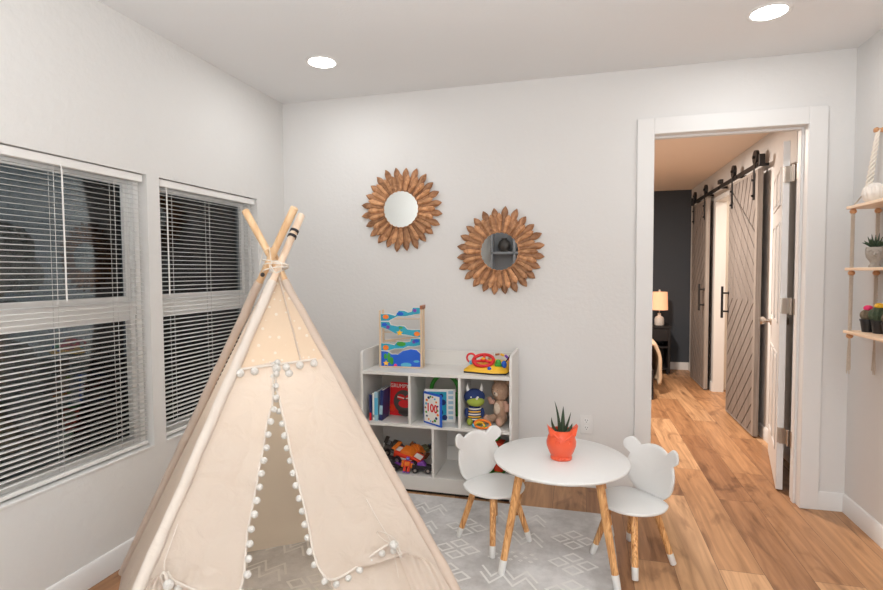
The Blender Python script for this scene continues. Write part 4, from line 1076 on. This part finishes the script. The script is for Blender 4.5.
# white six-panel door, swung open into the bedroom
def leaf():
    hinge = Vector((3.078, .205, 0)); ang = math.atan2(.752, .190)
    T = Matrix.Translation(hinge) @ Matrix.Rotation(ang, 4, 'Z')     # local x along the leaf, +y is the face turned to the opening
    w, h, th = .75, 2.03, .035
    o = MB().box((0, -th, .012), (w, 0, h), T=T)
    d = struct('door_1', o, 'trim', bev=.002)
    pm = MB()
    for (a, b_) in ((.095, .345), (.405, .655)):
        for (z0_, z1_) in ((.22, .80), (.98, 1.58), (1.68, 1.90)):
            for y, s in ((0, 1), (-th, -1)):
                pm.box((a, y - .0005, z0_), (a + .012, y + s * .006, z1_), T=T).box((b_ - .012, y - .0005, z0_), (b_, y + s * .006, z1_), T=T)
                pm.box((a + .012, y - .0005, z0_), (b_ - .012, y + s * .006, z0_ + .012), T=T).box((a + .012, y - .0005, z1_ - .012), (b_ - .012, y + s * .006, z1_), T=T)
                pm.box((a + .035, y - .0005, z0_ + .035), (b_ - .035, y + s * .004, z1_ - .035), T=T)
    obj('door_panel', pm, 'trim', d, bev=.0025)
    k = MB()
    for y, s in ((0, 1), (-th, -1)):
        k.lathe([(0, 0), (.031, 0), (.028, .006), (.012, .010), (.010, .034), (.022, .042), (.028, .054), (.024, .066), (0, .070)], (0, 0, 0), T=(T @ Matrix.Translation((w - .062, y, .945)) @ Matrix.Rotation(-s * PI / 2, 4, 'X')), n=24)
    obj('door_knob', k, 'nickel', d)
    for z in (.335, 1.09, 1.84):
        hm = MB().box((-.002, -.033, z - .045), (.0005, -.001, z + .045), T=T)
        hm.box((OX1 - .004, TH - .035, z - .045), (OX1 - .0015, TH + .022, z + .045))
        hm.cyl((OX1 - .010, TH + .026, z - .047), (OX1 - .010, TH + .026, z + .047), .0065, n=12)
        hm.box((3.084, .184, z - .045), (3.116, .1865, z + .045)).box((3.112, .145, z - .045), (3.1145, .186, z + .045))
        obj('hinge', hm, 'nickel', d, bev=.001)
leaf()

def lamp():
    t = thing('table_lamp', 'lit table lamp with peach drum shade on the nightstand', 'lamp', (2.935, 3.9, .605))
    obj('base', MB().lathe([(0, 0), (.055, 0), (.058, .01), (.058, .075), (.05, .10), (.025, .115), (.018, .13), (.022, .14), (.018, .15), (0, .15)]), 'ceramic', t)
    obj('neck', MB().cyl((0, 0, .15), (0, 0, .24), .006, n=10), 'nickel', t)
    obj('shade', MB().lathe([(.100, .195), (.092, .42)], n=36), 'lampshade', t, solid=.002)
    obj('bulb', MB().ball((0, 0, .29), .028, n=14), mat('lit_bulb', (1, .8, .6), .5, emit=(1, .7, .45), estr=14), t)
    obj('finial', MB().tube([(0, 0, .24), (0, 0, .425)], .003, n=8).ball((0, 0, .435), (.014, .014, .018), n=12), 'ceramic', t)
lamp()
def nightstand():
    t = thing('nightstand', 'black open nightstand with shelves under the lit lamp', 'nightstand', (2.85, 3.92, 0))
    obj('top', MB().box((-.21, -.17, .575), (.21, .19, .603)), 'black_wood', t, bev=.003)
    for x in (-.20, .17): obj('side', MB().box((x, -.16, .02), (x + .03, .18, .575)), 'black_wood', t, bev=.003)
    for z in (.06, .33): obj('shelf', MB().box((-.17, -.155, z), (.17, .18, z + .02)), 'black_wood', t, bev=.002)
    obj('back', MB().box((-.17, .165, .06), (.17, .18, .575)), 'black_wood', t)
    obj('drawer', MB().box((-.168, -.165, .42), (.168, .10, .57)), 'black_wood', t, bev=.003)
    for x in (-.19, .16): obj('leg', MB().box((x, -.15, 0), (x + .02, -.12, .06)), 'black_wood', t)
nightstand()
def bed():
    t = thing('bed', 'bed with rumpled beige duvet and black base, mostly behind the wall', 'bed', (1.8, 3.0, 0))
    obj('bed_base', MB().box((.95, 2.36, .10), (2.68, 3.56, .30)), 'black_wood', t, local=False, bev=.01)
    for x in (1.0, 2.635):
        for y in (2.36, 3.5): obj('leg', MB().box((x, y, 0), (x + .045, y + .045, .12)), 'black_wood', t, local=False)
    obj('mattress', MB().box((.97, 2.40, .30), (2.64, 3.54, .50)), 'paper', t, local=False, bev=.04)
    def fn(u, v):
        # cross-section: over the top and down the right-hand end, v along y
        y = 2.60 + .98 * v; s = u * 2.0
        if s < 1.35: x, z = 1.36 + s, .545
        else:
            a = min(1, (s - 1.35) / .65); x = 2.71 + .075 * sin(a * PI * .75); z = .545 - .42 * a ** 1.1
        q = Vector((x, y, z)); n = noise.noise(Vector((x * 3, y * 7, z * 6)))
        return (q.x + .018 * n, q.y, q.z + .018 * n - .02 * (abs(v - .5) * 2) ** 6)
    obj('duvet', MB().grid(fn, 60, 40), 'beige', t, local=False, smooth=180, solid=.03)
bed()

# wall cabinet and things at the far end of the playroom, seen in the lower mirror
def rear_shelf():
    t = thing('wall_cabinet', 'grey open cabinet on the opposite wall, seen in the lower mirror', 'cabinet', (1.15, -6.14, 0))
    c = MB()
    for z in (1.08, 1.60, 2.16): c.box((-.72, -.15, z), (.60, .12, z + .04))
    for x in (-.72, -.32, .56): c.box((x, -.15, 1.08), (x + .04, .12, 2.16))
    obj('carcass', c, 'grey_print', t, bev=.003)
    obj('back', MB().box((-.7, -.15, 1.10), (.58, -.13, 2.18)), 'grey_print', t)
    for i, (x, z, r) in enumerate(((.66, 1.642, .115), (1.33, 1.122, .09), (1.0, 1.642, .088))):
        v = thing('dark_vase', ('tall dark round vase on the cabinet shelf, seen in the lower mirror', 'smaller dark vase inside the grey cabinet, seen in the lower mirror', 'wide dark bowl on the upper cabinet shelf, seen in the lower mirror')[i], 'vase', (x, -6.14, z))
        obj('body', MB().lathe([(0, .001), (r * .5, .001), (r * .9, r * .5), (r, r), (r * .8, r * 1.6), (r * .4, r * 1.9), (r * .45, r * 2.1), (0, r * 2.1)] if i < 2 else [(0, .001), (r * .5, .001), (r * 1.3, r), (r * 1.25, r), (0, r * .5)]), 'charcoal_card', v)
rear_shelf()

# ------------------------------------------------------------------ outside, at night
struct('ground_outside', MB().box((-9, -8, -.6), (-.14, 6, -.5)), mat('night_ground', (.03, .035, .03), .9))
def hedge(label, y, h, w_):
    t = thing('garden_shrub', label, 'shrub', (-2.2, y, -.5)); rnd = random.Random(int(y * 10)); m = MB()
    for i in range(60):
        a = rnd.uniform(0, 2 * PI); z = rnd.uniform(.2, h); r = w_ * (1 - .5 * z / h) * rnd.uniform(.3, 1)
        m.ball((r * cos(a), r * sin(a), z), rnd.uniform(.10, .2), n=8)
    obj('foliage', m, mat('night_leaves', (.05, .06, .05), .9, var=.5, scale=9), t); obj('stem', MB().cyl((0, 0, 0), (0, 0, h * .6), .05, n=8), 'rust', t)
hedge('dark shrub outside, dimly seen between slats of the nearer window', -.55, 2.1, .6)

# ------------------------------------------------------------------ lights, world, camera
def area(name, loc, size, power, col=(1, 1, 1), rot=(0, 0, 0), shape='DISK', spread=180):
    l = bpy.data.lights.new(name, 'AREA'); l.shape = shape; l.size = size; l.energy = power; l.color = col; l.spread = rad(spread)
    o = bpy.data.objects.new(name, l); COL.objects.link(o); o.location = loc; o.rotation_euler = rot; return o
WARM = (.98, 1, 1)
for i, (x, y) in enumerate(((.596, -.575), (2.764, -.549), (.75, -3.3), (2.76, -2.5), (.75, -5.0), (2.76, -4.4))):
    area('can_lamp', (x, y, H - .012), .14, 2.9 if i < 2 else 3.5, WARM)
# unseen fill lamps added behind the camera, one aimed up, one into the room
area('ceiling_fill', (1.9, -3.4, 1.35), 1.4, 70, (.97, .995, 1), rot=(PI, 0, 0))
area('front_fill', (2.35, -4.8, 1.5), 1.8, 24, (.97, .995, 1), rot=(rad(78), 0, rad(12)))
area('bedroom_lamp', (2.15, 1.6, BC - .02), .3, 74, (1, .88, .77))
area('bathroom_lamp', (4.0, 2.2, BC - .03), .4, 15, (1, .86, .72))
pl = bpy.data.lights.new('bulb_glow', 'POINT'); pl.energy = 5.5; pl.color = (1, .62, .35); pl.shadow_soft_size = .03
po = bpy.data.objects.new('bulb_glow', pl); COL.objects.link(po); po.location = (2.935, 3.9, .95)

tl = bpy.data.lights.new('tent_fill', 'POINT'); tl.energy = 1.3; tl.color = (1, .90, .78); tl.shadow_soft_size = .06  # unseen point light added to brighten the tent inside
to_ = bpy.data.objects.new('tent_fill', tl); COL.objects.link(to_); to_.location = (.88, -1.52, .85)
w = bpy.data.worlds.new('night'); bpy.context.scene.world = w; w.use_nodes = True
bg = w.node_tree.nodes['Background']; bg.inputs[0].default_value = (.05, .058, .062, 1); bg.inputs[1].default_value = 1.0

yaw, pitch, roll = .2581, .04466, -.005435
f = Vector((-sin(yaw) * cos(pitch), cos(yaw) * cos(pitch), -sin(pitch))); r = Vector((cos(yaw), sin(yaw), 0)); u = r.cross(f)
r2 = r * cos(roll) + u * sin(roll); u2 = -r * sin(roll) + u * cos(roll)
cd = bpy.data.cameras.new('camera'); cam = bpy.data.objects.new('camera', cd); COL.objects.link(cam)
cd.sensor_fit = 'HORIZONTAL'; cd.sensor_width = 36; cd.lens = 36 * 525.15 / 883; cd.clip_start = .05
cam.matrix_world = Matrix(((r2.x, u2.x, -f.x, 1.961), (r2.y, u2.y, -f.y, -3.225), (r2.z, u2.z, -f.z, 1.298), (0, 0, 0, 1)))
sc = bpy.context.scene; sc.camera = cam
sc.view_settings.view_transform = 'Standard'; sc.view_settings.look = 'None'; sc.view_settings.exposure = 0.08; sc.view_settings.gamma = 1.0
